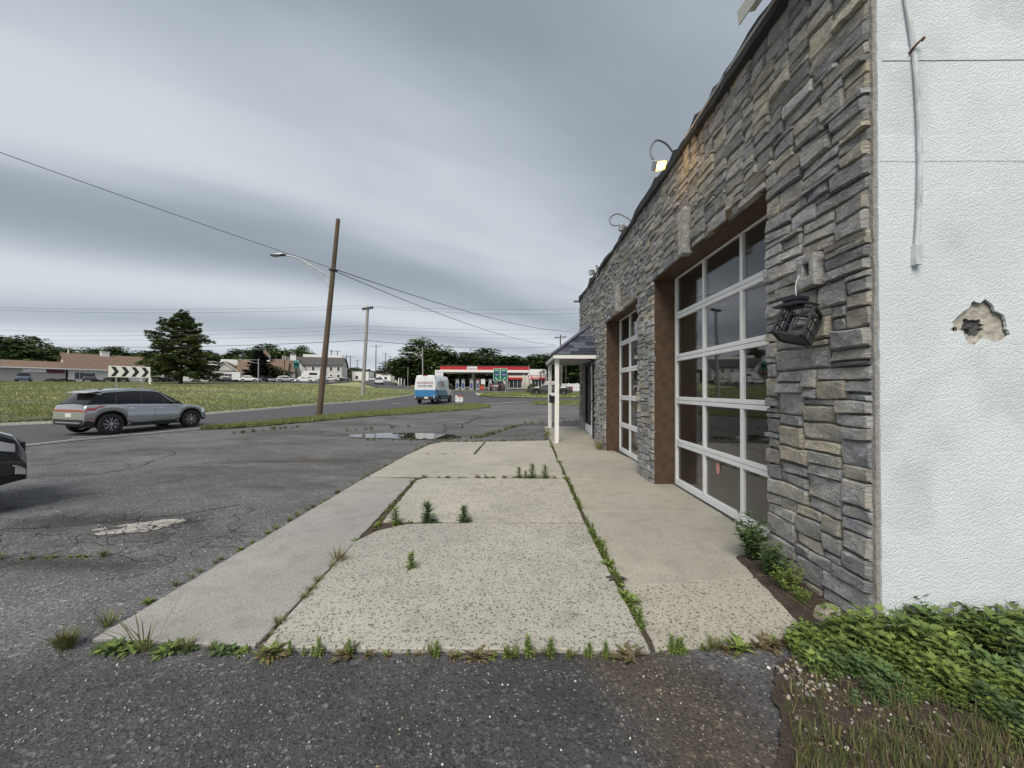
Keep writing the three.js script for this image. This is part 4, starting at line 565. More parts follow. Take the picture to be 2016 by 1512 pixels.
const SEDAN = (c) => ({ L: 4.7, W: 1.82, sill: 0.25, wr: 0.33, wheels: [-1.35, 1.4], body: c, far: true, seg: 20, top: [[-2.35, 0.75], [-2.3, 0.95], [-1.7, 0.98], [0.9, 0.94], [1.8, 0.83], [2.25, 0.68], [2.35, 0.55]], cab: [[-1.75, 0.98], [-0.9, 1.40], [0.1, 1.43], [0.4, 1.38], [1.15, 0.93]], pillars: [[[-0.25, -0.25], 0.08]] });
const PICKUP = (c, far = true) => ({ L: 5.7, W: 2.0, sill: 0.42, wr: 0.4, wheels: [-1.7, 1.85], body: c, far, seg: 26, top: [[-2.85, 1.18], [-0.6, 1.22], [-0.5, 1.22], [0.9, 1.2], [1.2, 1.18], [2.3, 1.12], [2.75, 1.0], [2.85, 0.75]], cab: [[-0.68, 1.2], [-0.5, 1.86], [0.3, 1.9], [0.6, 1.84], [1.3, 1.18]], roof: [-0.52, 0.6], pillars: [[[0.15, 0.15], 0.09], [[-0.62, -0.48], 0.1]], arch: mt.plastic });

{ // silver SUV in the near lane
  const silver = paint([0.36, 0.38, 0.40], 0.55), a = place(-15.05, 15.05, 0.70, 2.60), o = SUV(silver), K = 0.88; o.spokes = 8; o.waist = [-1.9 * K, 1.15 * K]; o.L = 4.05; o.wheels = [-1.32, 1.33]; o.wr = 0.37; o.top = o.top.map(([x, y]) => [x * K, y]); o.cab = o.cab.map(([x, y]) => [x * K, y]); o.roof = o.roof.map((x) => x * K); o.pillars = o.pillars.map(([p, w, m]) => [p.map((x) => x * K), w, m]);
  const { t, patch: patch0 } = vehicle('silver_suv', 'silver sport utility vehicle driving right along the near lane', 'car', o, a);
  const patch = (n, m, x0, x1, ...r) => patch0(n, m, x0 * K, x1 * K, ...r), X = (x) => x * K;
  for (const sg of [-1, 1]) { patch('tail_light', mt.lampRed, -2.298, -1.72, 0.74, 0.84, sg, 0.008); patch('headlight', mt.lampClear, 1.98, 2.24, 0.62, 0.92, sg, 0.007); patch('chrome_trim', mt.chrome, -0.9, 0.95, 0.12, 0.145, sg, 0.02); for (const x of [-0.95, 0.1]) { const q = patch('door_handle', mt.chrome, x, x + 0.2, 0.79, 0.83, sg, 0.022); } patch('bumper_side', mt.plastic, -2.3, -1.74, -0.02, 0.2, sg, 0.012); for (const x of [-1.02, -0.02, 0.98]) patch('door_seam', mt.dark, x, x + 0.012, 0.13, 0.985, sg, 0.002, 1); patch('side_marker', mt.lampRed, -2.29, -1.95, 0.30, 0.335, sg, 0.014); patch('bumper_side', mt.plastic, 1.82, 2.3, -0.02, 0.12, sg, 0.012); }
  B().rbox(0.06, 0.2, 1.6, X(-2.29), 0.46, 0, 0.03).rbox(0.05, 0.06, 1.2, X(-2.315), 0.40, 0, 0.02).build('rear_bumper', mt.plastic, t); B().rbox(0.03, 0.045, 1.3, X(-2.325), 0.44, 0, 0.015).build('skid_trim', mt.steel, t);
  B().rbox(0.03, 0.075, 1.58, X(-2.29), 0.86, 0, 0.012).build('tail_light_bar', mt.lampRed, t); B().rbox(0.014, 0.13, 0.32, X(-2.305), 0.70, 0, 0.005).build('licence_plate', M([0.7, 0.7, 0.66], 0.5), t);
  B().rbox(0.30, 0.028, 1.16, X(-1.93), 1.50, 0, 0.012, 0, 0, 0.18).build('spoiler', silver, t); B().rbox(0.14, 0.05, 0.04, X(-1.35), 1.60, 0, 0.02).build('antenna_fin', mt.plastic, t);
  for (const sg of [-1, 1]) { B().rbox(0.14, 0.12, 0.2, X(0.78), 1.10, sg * 1.0, 0.04).build('mirror', mt.plastic, t); B().tube([[X(-1.7), 1.54, sg * 0.63], [X(-0.8), 1.62, sg * 0.64], [X(0.1), 1.61, sg * 0.65]], 0.018, 16, 6).build('roof_rail', mt.chrome, t); }
}
{ // dark car nosing in at the left edge
  const c = paint([0.016, 0.017, 0.02]), a = place(-8.05, 3.2, 0.5, 0.866), o = SUV(c);
  const { t, patch } = vehicle('black_car', 'glossy black car whose nose enters at the left edge', 'car', o, a);
  for (const sg of [-1, 1]) { patch('headlight', mt.lampClear, 1.80, 2.20, 0.66, 0.84, sg, 0.008); patch('bumper_trim', mt.plastic, 1.82, 2.3, -0.02, 0.14, sg, 0.012); patch('fog_lamp', mt.lampClear, 2.2, 2.29, 0.16, 0.34, sg, 0.014); patch('chrome_strip', mt.chrome, 2.18, 2.29, 0.34, 0.37, sg, 0.02); }
  t.scale.y = 1.17;
  B().rbox(0.05, 0.3, 1.1, 2.29, 0.58, 0, 0.02).build('grille', mt.plastic, t);
}
{ // white and blue service van
  const a = place(-7.85, 36.4, 0.22, 2.0); const wht = [0.80, 0.82, 0.83], blu = [0.035, 0.20, 0.42], navy = [0.02, 0.05, 0.10];
  const o = { L: 5.6, W: 2.0, sill: 0.42, wr: 0.36, wheels: [-1.75, 1.75], body: paint([1, 1, 1]), seg: 90, top: [[-2.8, 2.42], [-2.72, 2.50], [-2.4, 2.53], [1.0, 2.50], [1.25, 2.38], [2.0, 1.45], [2.1, 1.36], [2.65, 1.12], [2.8, 0.8]], mul: [[0, 0.97], [0.1, 1], [0.45, 1], [0.6, 0.985], [0.9, 0.90], [1, 0.82]], rows: [0, 0.06, 0.12, 0.18, 0.24, 0.30, 0.345, 0.36, 0.40, 0.42, 0.44, 0.5, 0.6, 0.72, 0.84, 0.93, 1], tint: (x, y) => { const l = 1.22 - Math.max(0, x - 0.1) * 0.55; return y < 0.62 ? navy : y < l ? blu : wht; }, noseTaper: 0.16, tailTaper: 0.05, pw: 8 };
  o.body.vertexColors = true;
  const { t, patch } = vehicle('service_van', 'white service van with blue lower panels and red lettering on the road', 'van', o, a);
  for (const sg of [-1, 1]) { patch('door_window', mt.autoGlass, 1.05, 1.85, 0.47, 0.74, sg, 0.006); patch('tail_light', mt.lampRed, -2.8, -2.66, 0.36, 0.5, sg, 0.012); B().rbox(0.12, 0.3, 0.2, 1.75, 1.45, sg * 1.12, 0.05).build('mirror', mt.plastic, t); patch('headlight', mt.lampClear, 2.45, 2.72, 0.5, 0.8, sg, 0.008); patch('rub_strip', mt.plastic, -1.3, 1.3, 0.08, 0.14, sg, 0.015); }
  B().rbox(0.14, 0.26, 1.92, -2.83, 0.52, 0, 0.04).build('rear_bumper', mt.plastic, t); B().rbox(0.02, 0.15, 0.34, -2.912, 0.55, 0.15, 0.004).build('licence_plate', M([0.72, 0.72, 0.66], 0.5), t); B().rbox(0.08, 0.07, 0.46, -2.78, 2.50, 0, 0.02).build('brake_light', mt.lampRed, t);
  for (const s of [-0.86, 0.86]) B().rbox(0.05, 0.14, 0.1, -2.9, 0.56, s, 0.02).build('reflector', mt.lampClear, t);
  B().box(0.012, 1.75, 0.012, -2.803, 1.5, 0).build('door_seam', mt.dark, t);
  const p1 = printed(1.5, 0.62, 384, (x, w, h) => { x.fillStyle = '#d3d6d8'; x.fillRect(0, 0, w, h); x.textAlign = 'center'; x.font = 'bold 52px sans-serif'; x.fillStyle = '#7d1622'; x.fillText('API-KAMMERER', w / 2, 66, w - 12); x.fillStyle = '#1b2030'; x.font = 'bold 56px sans-serif'; x.fillText('732.681.9090', w / 2, 136, w - 30); });
  p1.geo.rotateY(-Math.PI / 2); p1.geo.rotateZ(0); p1.geo.translate(-2.806, 1.72, 0); mesh('rear_lettering', p1.geo, p1.mat, t);
  for (const sg of [-1, 1]) { const p2 = printed(1.7, 0.5, 384, (x, w, h) => { x.fillStyle = '#d3d6d8'; x.fillRect(0, 0, w, h); x.textAlign = 'center'; x.fillStyle = '#1b2030'; x.font = 'bold 60px sans-serif'; x.fillText('API', 60, 78); x.fillStyle = '#7d1622'; x.fillRect(118, 18, w - 124, 74); x.fillStyle = '#e8e8e8'; x.font = 'bold 46px sans-serif'; x.fillText('KAMMERER', 250, 72, w - 140); x.fillStyle = '#1b2030'; x.fillRect(14, 102, w - 40, 5); }); if (sg < 0) p2.geo.rotateY(Math.PI); p2.geo.rotateX(-0.07 * sg); p2.geo.translate(-1.3, 1.80, sg * 1.025); mesh('side_lettering', p2.geo, p2.mat, t); }
}
vehicle('grey_pickup', 'dark grey pickup truck crossing behind the porch posts', 'pickup', PICKUP(paint([0.045, 0.048, 0.055]), false), place(4.35, 51.0, -1, 0.14)).patch('tail_light', mt.lampRed, -2.84, -2.6, 0.45, 0.85, -1, 0.01);
{ const { patch } = vehicle('red_pickup', 'dark red pickup with headlights on under the fuel canopy', 'pickup', PICKUP(paint([0.10, 0.015, 0.02])), place(-3.7, 72, -0.25, -1)); for (const s of [-1, 1]) patch('headlight', mt.lampClear, 2.55, 2.84, 0.5, 0.9, s, 0.02); }
vehicle('dark_sedan', 'dark parked sedan at the left end of the fuel pumps', 'car', SEDAN(paint([0.02, 0.02, 0.022])), place(-14.5, 76, 1, 0.1));
vehicle('white_pickup', 'white pickup just left of the service van', 'pickup', PICKUP(paint([0.72, 0.73, 0.74])), place(-14.6, 66, 0.6, -1));
vehicle('white_suv', 'white sport utility vehicle driving away on the far road', 'car', SUV(paint([0.72, 0.74, 0.76]), true), place(-33.2, 91, -0.45, 1));
vehicle('white_suv', 'distant white car on the far road beyond the grey pole', 'car', SUV(paint([0.7, 0.71, 0.72]), true), place(-52, 136, -0.4, 1));
vehicle('blue_pickup', 'slate blue pickup parked before the grey mall wing', 'pickup', PICKUP(paint([0.06, 0.09, 0.14])), place(-101, 77, 0.8, -0.7));
vehicle('black_pickup', 'black pickup parked facing out before the white mall windows', 'pickup', PICKUP(paint([0.018, 0.018, 0.02])), place(-93, 82, 0.85, -0.75));
{
  const P = [[443, 98, SEDAN, [0.03, 0.03, 0.035], 'dark sedan beside the dark spruce in the far row', 1, 0.3], [487, 96, SUV, [0.7, 0.71, 0.72], 'white car right of the short grey pole in the far row', 1, 0.2], [506, 99, SUV, [0.04, 0.05, 0.07], 'dark blue car behind the white one in the far row', -1, 0.4], [528, 100, SEDAN, [0.3, 0.31, 0.32], 'grey sedan under the round shrub tree', 0.7, -0.8], [561, 95, SUV, [0.35, 0.36, 0.38], 'silver minivan in front of the teal shop sign', 1, 0.3], [598, 92, SEDAN, [0.72, 0.72, 0.72], 'white sedan in front of the white camper', -1, -0.2], [650, 118, SUV, [0.6, 0.6, 0.6], 'pale car left of the green road sign', 1, 0.2], [672, 122, SEDAN, [0.03, 0.03, 0.03], 'black sedan under the green road sign', 1, 0.1]];
  for (const [px, D, f, c, l, dx, dD] of P) vehicle('parked_car', l, 'car', f(paint(c), true), place((px - 1020) / 757 * D, D, dx, dD), 'cars parked along the far lots');
  const v = vehicle('camper_van', 'long white camper parked before the white two-storey building', 'camper', { L: 7, W: 2.3, sill: 0.5, wr: 0.4, wheels: [-2, 2.3], body: paint([0.75, 0.75, 0.73]), far: true, seg: 24, top: [[-3.5, 2.9], [-3.4, 3.0], [1.6, 3.0], [2.2, 2.6], [2.6, 1.5], [3.5, 1.1]], mul: [[0, 0.97], [0.5, 1], [1, 0.94]], noseTaper: 0.12, tailTaper: 0.03 }, place((612 - 1020) / 757 * 104, 104, -1, -0.25)); for (const s of [-1, 1]) v.patch('window', mt.autoGlass, -1.4, 0.6, 0.55, 0.78, s, 0.01);
  const tr = thing('cargo_trailer', 'white box trailer left of the white car in the far row', 'trailer', [(462 - 1020) / 757 * 97, ground(-71, 97), -97], 0.3); B().rbox(1.9, 1.9, 2.4, 0, 1.45, 0, 0.05).build('box', M([0.72, 0.72, 0.71], 0.5), tr); for (const s of [-0.9, 0.9]) B().cyl(0.34, 0.34, 0.2, s, 0.34, 0, 14, 0, 0, Math.PI / 2).build('wheel', mt.tyre, tr); B().rbox(1.94, 0.12, 2.44, 0, 0.46, 0, 0.02).build('chassis', mt.plastic, tr);
}

// ---------------------------------------------------------------- poles and wires
function pole(name, label, x, D, lean, h, r0, r1, material, group) {
  const t = thing(name, label, 'utility pole', [x, ground(x, D), -D], 0, group), n = 20, m = 16, p = [], uv = [], ix = [];
  for (let i = 0; i <= n; i++) for (let j = 0; j <= m; j++) { const a = j / m * 6.283, s = i / n, r = lerp(r0, r1, s) * (1 + 0.05 * (fbm(Math.cos(a) * 2 + 5, s * 12 + Math.sin(a) * 2, 3) - 0.5)); p.push(lean[0] * s + Math.cos(a) * r, h * s - 0.2 * (1 - s), lean[1] * s + Math.sin(a) * r); uv.push(j / m * 6.283 * r0, h * s); }
  for (let i = 0; i < n; i++) for (let j = 0; j < m; j++) { const a = i * (m + 1) + j, b = a + m + 1; ix.push(a, b, a + 1, b, b + 1, a + 1); }
  const g = new THREE.BufferGeometry(); g.setAttribute('position', new THREE.Float32BufferAttribute(p, 3)); g.setAttribute('uv', new THREE.Float32BufferAttribute(uv, 2)); g.setIndex(ix); g.computeVertexNormals(); mesh('shaft', g, material, t);
  B().cyl(r1, r1 * 0.9, 0.04, lean[0], h + 0.01, lean[1], 14).build('top_cap', material, t);
  return t;
}
{ // leaning wooden pole with its street lamp
  const px = -10.75, D = 20.6, gy = ground(px, D), t = pole('wooden_pole', 'leaning brown wooden utility pole on the grass verge', px, D, [0.92, 0], 10.75 - gy, 0.165, 0.105, mt.wood);
  tag(t, null, 'utility pole'); const A = (y) => [0.92 * y / (10.75 - gy), y, 0];
  const at = A(7.75), lo = A(6.9), b = B(); b.tube([[at[0], at[1] - 0.2, 0], [at[0] - 0.9, at[1] + 0.28, 0.1], [at[0] - 1.75, at[1] + 0.78, 0.2], [at[0] - 2.15, at[1] + 0.87, 0.26], [at[0] - 2.5, at[1] + 0.88, 0.3]], 0.032, 30, 8); b.bar(lo, [at[0] - 1.55, at[1] + 0.68, 0.18], 0.02); b.bar([at[0] - 0.42, at[1] + 0.02, 0.05], [at[0] - 0.52, at[1] - 0.30, 0.06], 0.012); b.build('bracket_arm', mt.steel, t);
  const head = new THREE.Group(); head.name = 'lamp_head'; head.position.set(at[0] - 2.78, at[1] + 0.90, 0.33); head.rotation.set(0, 0.12, 0.10); t.add(head);
  { const g = new THREE.SphereGeometry(1, 20, 10, 0, 6.283, 0, Math.PI / 2); g.scale(0.40, 0.11, 0.17); mesh('hood', g, mt.steel, head); const l = new THREE.SphereGeometry(1, 16, 8, 0, 6.283, Math.PI / 2, Math.PI / 2); l.scale(0.20, 0.09, 0.12); l.translate(-0.12, -0.005, 0); mesh('lens', l, M([0.30, 0.31, 0.32], 0.2), head); B().rbox(0.76, 0.03, 0.32, 0, -0.005, 0, 0.012).build('rim', mt.dark, head); }
  B().rbox(0.34, 0.09, 0.34, ...A(7.95), 0.02).bar([at[0], 8.0, 0], [at[0] + 0.35, 7.93, 0], 0.03).build('cable_clamp', mt.dark, t);
}
function crossarms(t, x, y, z, len, turn, n = 2, dz = 0.25) { for (let k = 0; k < n; k++) { const arm = B().box(len, 0.11, 0.09, x, y - k * 0.02, z + (k - (n - 1) / 2) * dz, 0, turn, 0); arm.build('crossarm', mt.dark, t); } const i = B(); for (const s of [-0.46, -0.26, 0.26, 0.46]) for (const v of [1, -1]) i.cyl(0.05, 0.035, 0.17, x + Math.cos(turn) * s * len, y + v * 0.13, z - Math.sin(turn) * s * len, 8); i.build('insulators', mt.dark, t); }
{ // pale pole on the island
  const x = -18.3, D = 45, t = pole('pale_pole', 'tall pale grey utility pole with double crossarms on the grass island', x, D, [0.5, 0], 10.55, 0.23, 0.16, mt.greyPole);
  crossarms(t, 0.48, 10.4, 0, 1.9, -0.55, 2, 0.4);
}
{ // lamp post right of the van, thin poles beyond
  const t = pole('light_pole', 'slim grey light pole with one curved arm behind the service van', -15.4, 62, [-0.1, 0], 7.1, 0.12, 0.08, mt.greyPole); B().tube([[-0.1, 5.6, 0], [-1.2, 6.15, 0.2], [-2.4, 6.3, 0.3]], 0.06, 16, 6).bar([-0.1, 5.2, 0], [-1.4, 6.1, 0.2], 0.035).build('arm', mt.steel, t); B().rbox(0.7, 0.12, 0.3, -2.7, 6.3, 0.3, 0.05).build('lamp', mt.steel, t); B().rbox(0.3, 0.5, 0.3, -0.25, 5.9, 0.1, 0.04).build('transformer', mt.greyPole, t);
  const far = [[1103, 68, 10.0, 2.2, 'street pole with one crossarm beyond the porch roof'], [738, 150, 14, 5, 'far pole with a wide top crossarm above the white car'], [757, 190, 14, 3.4, 'far pole right of the wide crossarm pole'], [766, 225, 15, 2.4, 'farthest thin pole beside the big green tree'], [649, 150, 12, 1.4, 'far pole just right of the leaning wooden pole'], [661, 170, 13.5, 3, 'far pole left of the green road sign'], [679, 200, 13.5, 2.6, 'far pole behind the green road sign'], [687, 175, 11.5, 4, 'far pole right of the green road sign'], [701, 230, 13, 2.4, 'thin far pole left of the pale grey pole'], [555, 100, 9.0, 0, 'pole carrying two transformers before the white building'], [503, 92, 5.7, 0, 'short pale signal pole in front of the brown roofs']];
  for (const [px, D, h, arm, l] of far) { const x = (px - 1020) / 757 * D, p = pole('utility_pole', l, x, D, [0, 0], h, D > 120 ? 0.2 : 0.15, D > 120 ? 0.16 : 0.11, px === 503 ? mt.greyPole : mt.wood, 'utility poles along the far roads'); if (arm) crossarms(p, 0, h - 0.4, 0, arm, px === 1103 ? -0.5 : 0.1, 1); if (px === 555) B().cyl(0.28, 0.28, 1.0, -0.32, h - 2.6, 0, 12).cyl(0.28, 0.28, 1.0, 0.36, h - 2.7, 0, 12).build('transformer', mt.greyPole, p); if (px === 503) B().bar([0, h - 0.3, 0], [-5.2, h - 0.15, 0], 0.05).bar([0, h - 1.1, 0], [-4, h - 0.4, 0], 0.04).build('mast_arm', mt.steel, p); }
}
function wire(pts, sag, r, label, material = mt.cable) { const out = []; for (let k = 0; k < pts.length - 1; k++) { const a = pts[k], b = pts[k + 1]; for (let i = k ? 1 : 0; i <= 16; i++) { const s = i / 16; out.push([lerp(a[0], b[0], s), lerp(a[1], b[1], s) - sag * 4 * s * (1 - s), -lerp(a[2], b[2], s)]); } } tag(B().tube(out, r, out.length * 2, 5).build('overhead_cable', material), label, 'cable', 'overhead cables'); }
wire([[-17.2, 9.27, 12], [-10.05, 8.07, 20.6]], 0.05, 0.012, 'single cable from the leaning pole to the upper left edge');
wire([[-10.0, 8.05, 20.6], [10.4, 11.6, 66]], 0.9, 0.022, 'upper thick cable from the leaning pole to the garage parapet');
wire([[-10.0, 7.95, 20.6], [6.6, 9.6, 68]], 0.9, 0.02, 'lower thick cable from the leaning pole to the street pole');
wire([[-64, 11.3, 46], [-18.7, 11.45, 45.2], [12, 14.4, 60]], 0.35, 0.014, 'topmost thin wire through the pale pole crossarm', mt.thinCable);
wire([[-64, 11.0, 46], [-17.0, 11.15, 44.8], [12, 13.7, 60]], 0.5, 0.014, 'second thin wire through the pale pole crossarm', mt.thinCable);
wire([[-80, 10.0, 56], [-17.9, 9.0, 45], [12, 11.6, 62]], 0.35, 0.013, 'third thin wire low on the pale pole', mt.thinCable);
wire([[-80, 9.3, 56], [-17.9, 8.6, 45], [12, 10.8, 62]], 0.4, 0.013, 'fourth thin wire low on the pale pole', mt.thinCable);
wire([[-80, 8.6, 56], [-17.9, 8.2, 45], [12, 10.2, 62]], 0.45, 0.013, 'fifth thin wire low on the pale pole', mt.thinCable);
wire([[-84, 8.2, 60], [-18.1, 7.3, 45], [6.6, 9.3, 68]], 0.55, 0.03, 'thick black cable crossing the pale pole below the thin wires');

// ---------------------------------------------------------------- signs
{
  const cx = -39.0, D = 38.0, t = thing('chevron_sign', 'white road sign with four black chevrons on two grey posts', 'road sign', [cx, ground(cx, D), -D], 0.72);
  const w = 3.0, h = 1.12, y = 2.02; B().rbox(w, h, 0.04, 0, y, 0, 0.01).build('board', mt.trim, t);
  for (let k = 0; k < 4; k++) { const x = -1.12 + k * 0.72, s = new THREE.Shape([[x - 0.22, 0.48], [x + 0.08, 0.48], [x + 0.36, 0], [x + 0.08, -0.48], [x - 0.22, -0.48], [x + 0.06, 0]].map((p) => new THREE.Vector2(p[0], p[1]))); const g = new THREE.ShapeGeometry(s); g.translate(0, y, 0.0245); mesh('chevron', g, mt.black, t); }
  for (const s of [-0.95, 0.95]) B().rbox(0.11, 2.6, 0.08, s, 1.25, -0.07, 0.01).build('post', mt.steel, t);
}
{
  const D = 48, cx = -2.22, t = thing('route_sign', 'pair of green road signs with blue shields on steel posts', 'road sign', [cx, ground(cx, D), -D]), gy = ground(cx, D), y = 3.46 - gy;
  for (const [s, word, dir] of [[-1, 'WEST', -1], [1, 'EAST', 1]]) {
    const p = printed(0.86, 1.6, 220, (x, w, h) => { x.fillStyle = '#0b6b45'; x.fillRect(0, 0, w, h); x.strokeStyle = '#dfe6e2'; x.lineWidth = 9; x.strokeRect(5, 5, w - 10, h - 10); x.fillStyle = '#e6ecea'; x.textAlign = 'center'; x.font = 'bold 56px sans-serif'; x.fillText(word, w / 2, 84, w - 50); x.beginPath(); const c = w / 2; [[0, 112], [72, 142], [58, 262], [-58, 262], [-72, 142]].forEach(([a, b], i) => (i ? x.lineTo(c + a, b) : x.moveTo(c + a, b))); x.closePath(); x.fillStyle = '#1c3f9a'; x.fill(); x.fillStyle = '#d9c64a'; x.font = 'bold 58px sans-serif'; x.fillText('520', c, 222, 100); x.strokeStyle = '#e6ecea'; x.lineWidth = 16; x.beginPath(); x.moveTo(c - dir * 34, 374); x.lineTo(c + dir * 30, 312); x.stroke(); x.fillStyle = '#e6ecea'; x.beginPath(); x.moveTo(c + dir * 48, 294); x.lineTo(c + dir * 8, 302); x.lineTo(c + dir * 40, 334); x.fill(); });
    p.geo.translate(s * 0.445, y, 0.022); mesh('sign_face', p.geo, p.mat, t); B().rbox(0.87, 1.61, 0.03, s * 0.445, y, 0, 0.01).build('panel', mt.signGreen, t);
  }
  for (const x of [-0.66, -0.42, 0.66]) B().rbox(0.07, y + 0.8, 0.06, x, (y + 0.6) / 2 - 0.05, -0.06, 0.01).build('post', mt.steel, t);
}
{
  const x0 = -4.32, D = 28.2, t = thing('realtor_sign', 'small white and red property sign in a dark frame on the verge', 'sign', [x0, ground(x0, D) + 0.02, -D], 0.1);
  const p = printed(0.56, 0.5, 224, (x, w, h) => { x.fillStyle = '#dfe3e6'; x.fillRect(0, 0, w, h); x.fillStyle = '#8f2a2c'; x.fillRect(60, 0, w - 60, 54); x.fillStyle = '#e4e4e4'; x.font = 'bold 26px sans-serif'; x.textAlign = 'center'; x.fillText('FOR SALE', 142, 37, 150); x.fillStyle = '#23262b'; x.beginPath(); x.arc(34, 96, 13, 0, 7); x.fill(); x.fillRect(22, 20, 26, 5); x.fillRect(86, 80, 100, 6); x.fillRect(86, 102, 110, 6); x.fillRect(86, 124, 90, 6); x.fillStyle = '#2b3f66'; x.fillRect(60, 168, 150, 12); });
  p.geo.translate(0, 0.68, 0.012); mesh('sign_face', p.geo, p.mat, t); B().rbox(0.57, 0.51, 0.016, 0, 0.68, 0, 0.004).build('panel', mt.trim, t);
  const f = B(); for (const s of [-0.3, 0.3]) f.rbox(0.03, 0.98, 0.03, s, 0.47, 0, 0.004); for (const y of [0.40, 0.95, 0.28]) f.rbox(0.57, 0.025, 0.025, 0, y, 0, 0.004); f.build('frame', mt.dark, t);
}
function smallPost(label, px, D, h, material = mt.steel) { const x = (px - 1020) / 757 * D, t = thing('sign_post', label, 'post', [x, ground(x, D), -D], 0, 'thin posts by the roads'); B().rbox(0.08, h, 0.06, 0, h / 2, 0, 0.01).build('shaft', material, t); B().rbox(0.1, 0.05, 0.08, 0, h + 0.02, 0, 0.01).build('cap', material, t); }
smallPost('thin grey post rising right of the fuel canopy', 1041.5, 60, 4.2); smallPost('dark post in front of the grey pickup cab', 1064, 49, 3.1, mt.dark); smallPost('pale post seen between the two porch posts', 1106, 60, 5.4, mt.greyPole); smallPost('wooden post right of the porch posts', 1114, 64, 4.9, mt.wood); smallPost('grey sign post left of the white pickup', 802, 70, 4.0);
{ const x = -50.5, D = 52, t = thing('fire_hydrant', 'white fire hydrant on the grass beside the chevron sign', 'hydrant', [x, ground(x, D) + 0.1, -D]); B().cyl(0.2, 0.2, 0.1, 0, 0.05, 0).cyl(0.14, 0.14, 0.7, 0, 0.4, 0).cyl(0.2, 0.2, 0.06, 0, 0.76, 0).build('barrel', mt.trim, t); B().add(new THREE.SphereGeometry(0.18, 12, 8, 0, 6.3, 0, 1.6), 0, 0.78, 0).cyl(0.05, 0.05, 0.1, 0, 1.0, 0).build('bonnet', mt.trim, t); B().cyl(0.09, 0.09, 0.5, 0, 0.55, 0, 10, 0, 0, Math.PI / 2).build('outlets', mt.trim, t); }

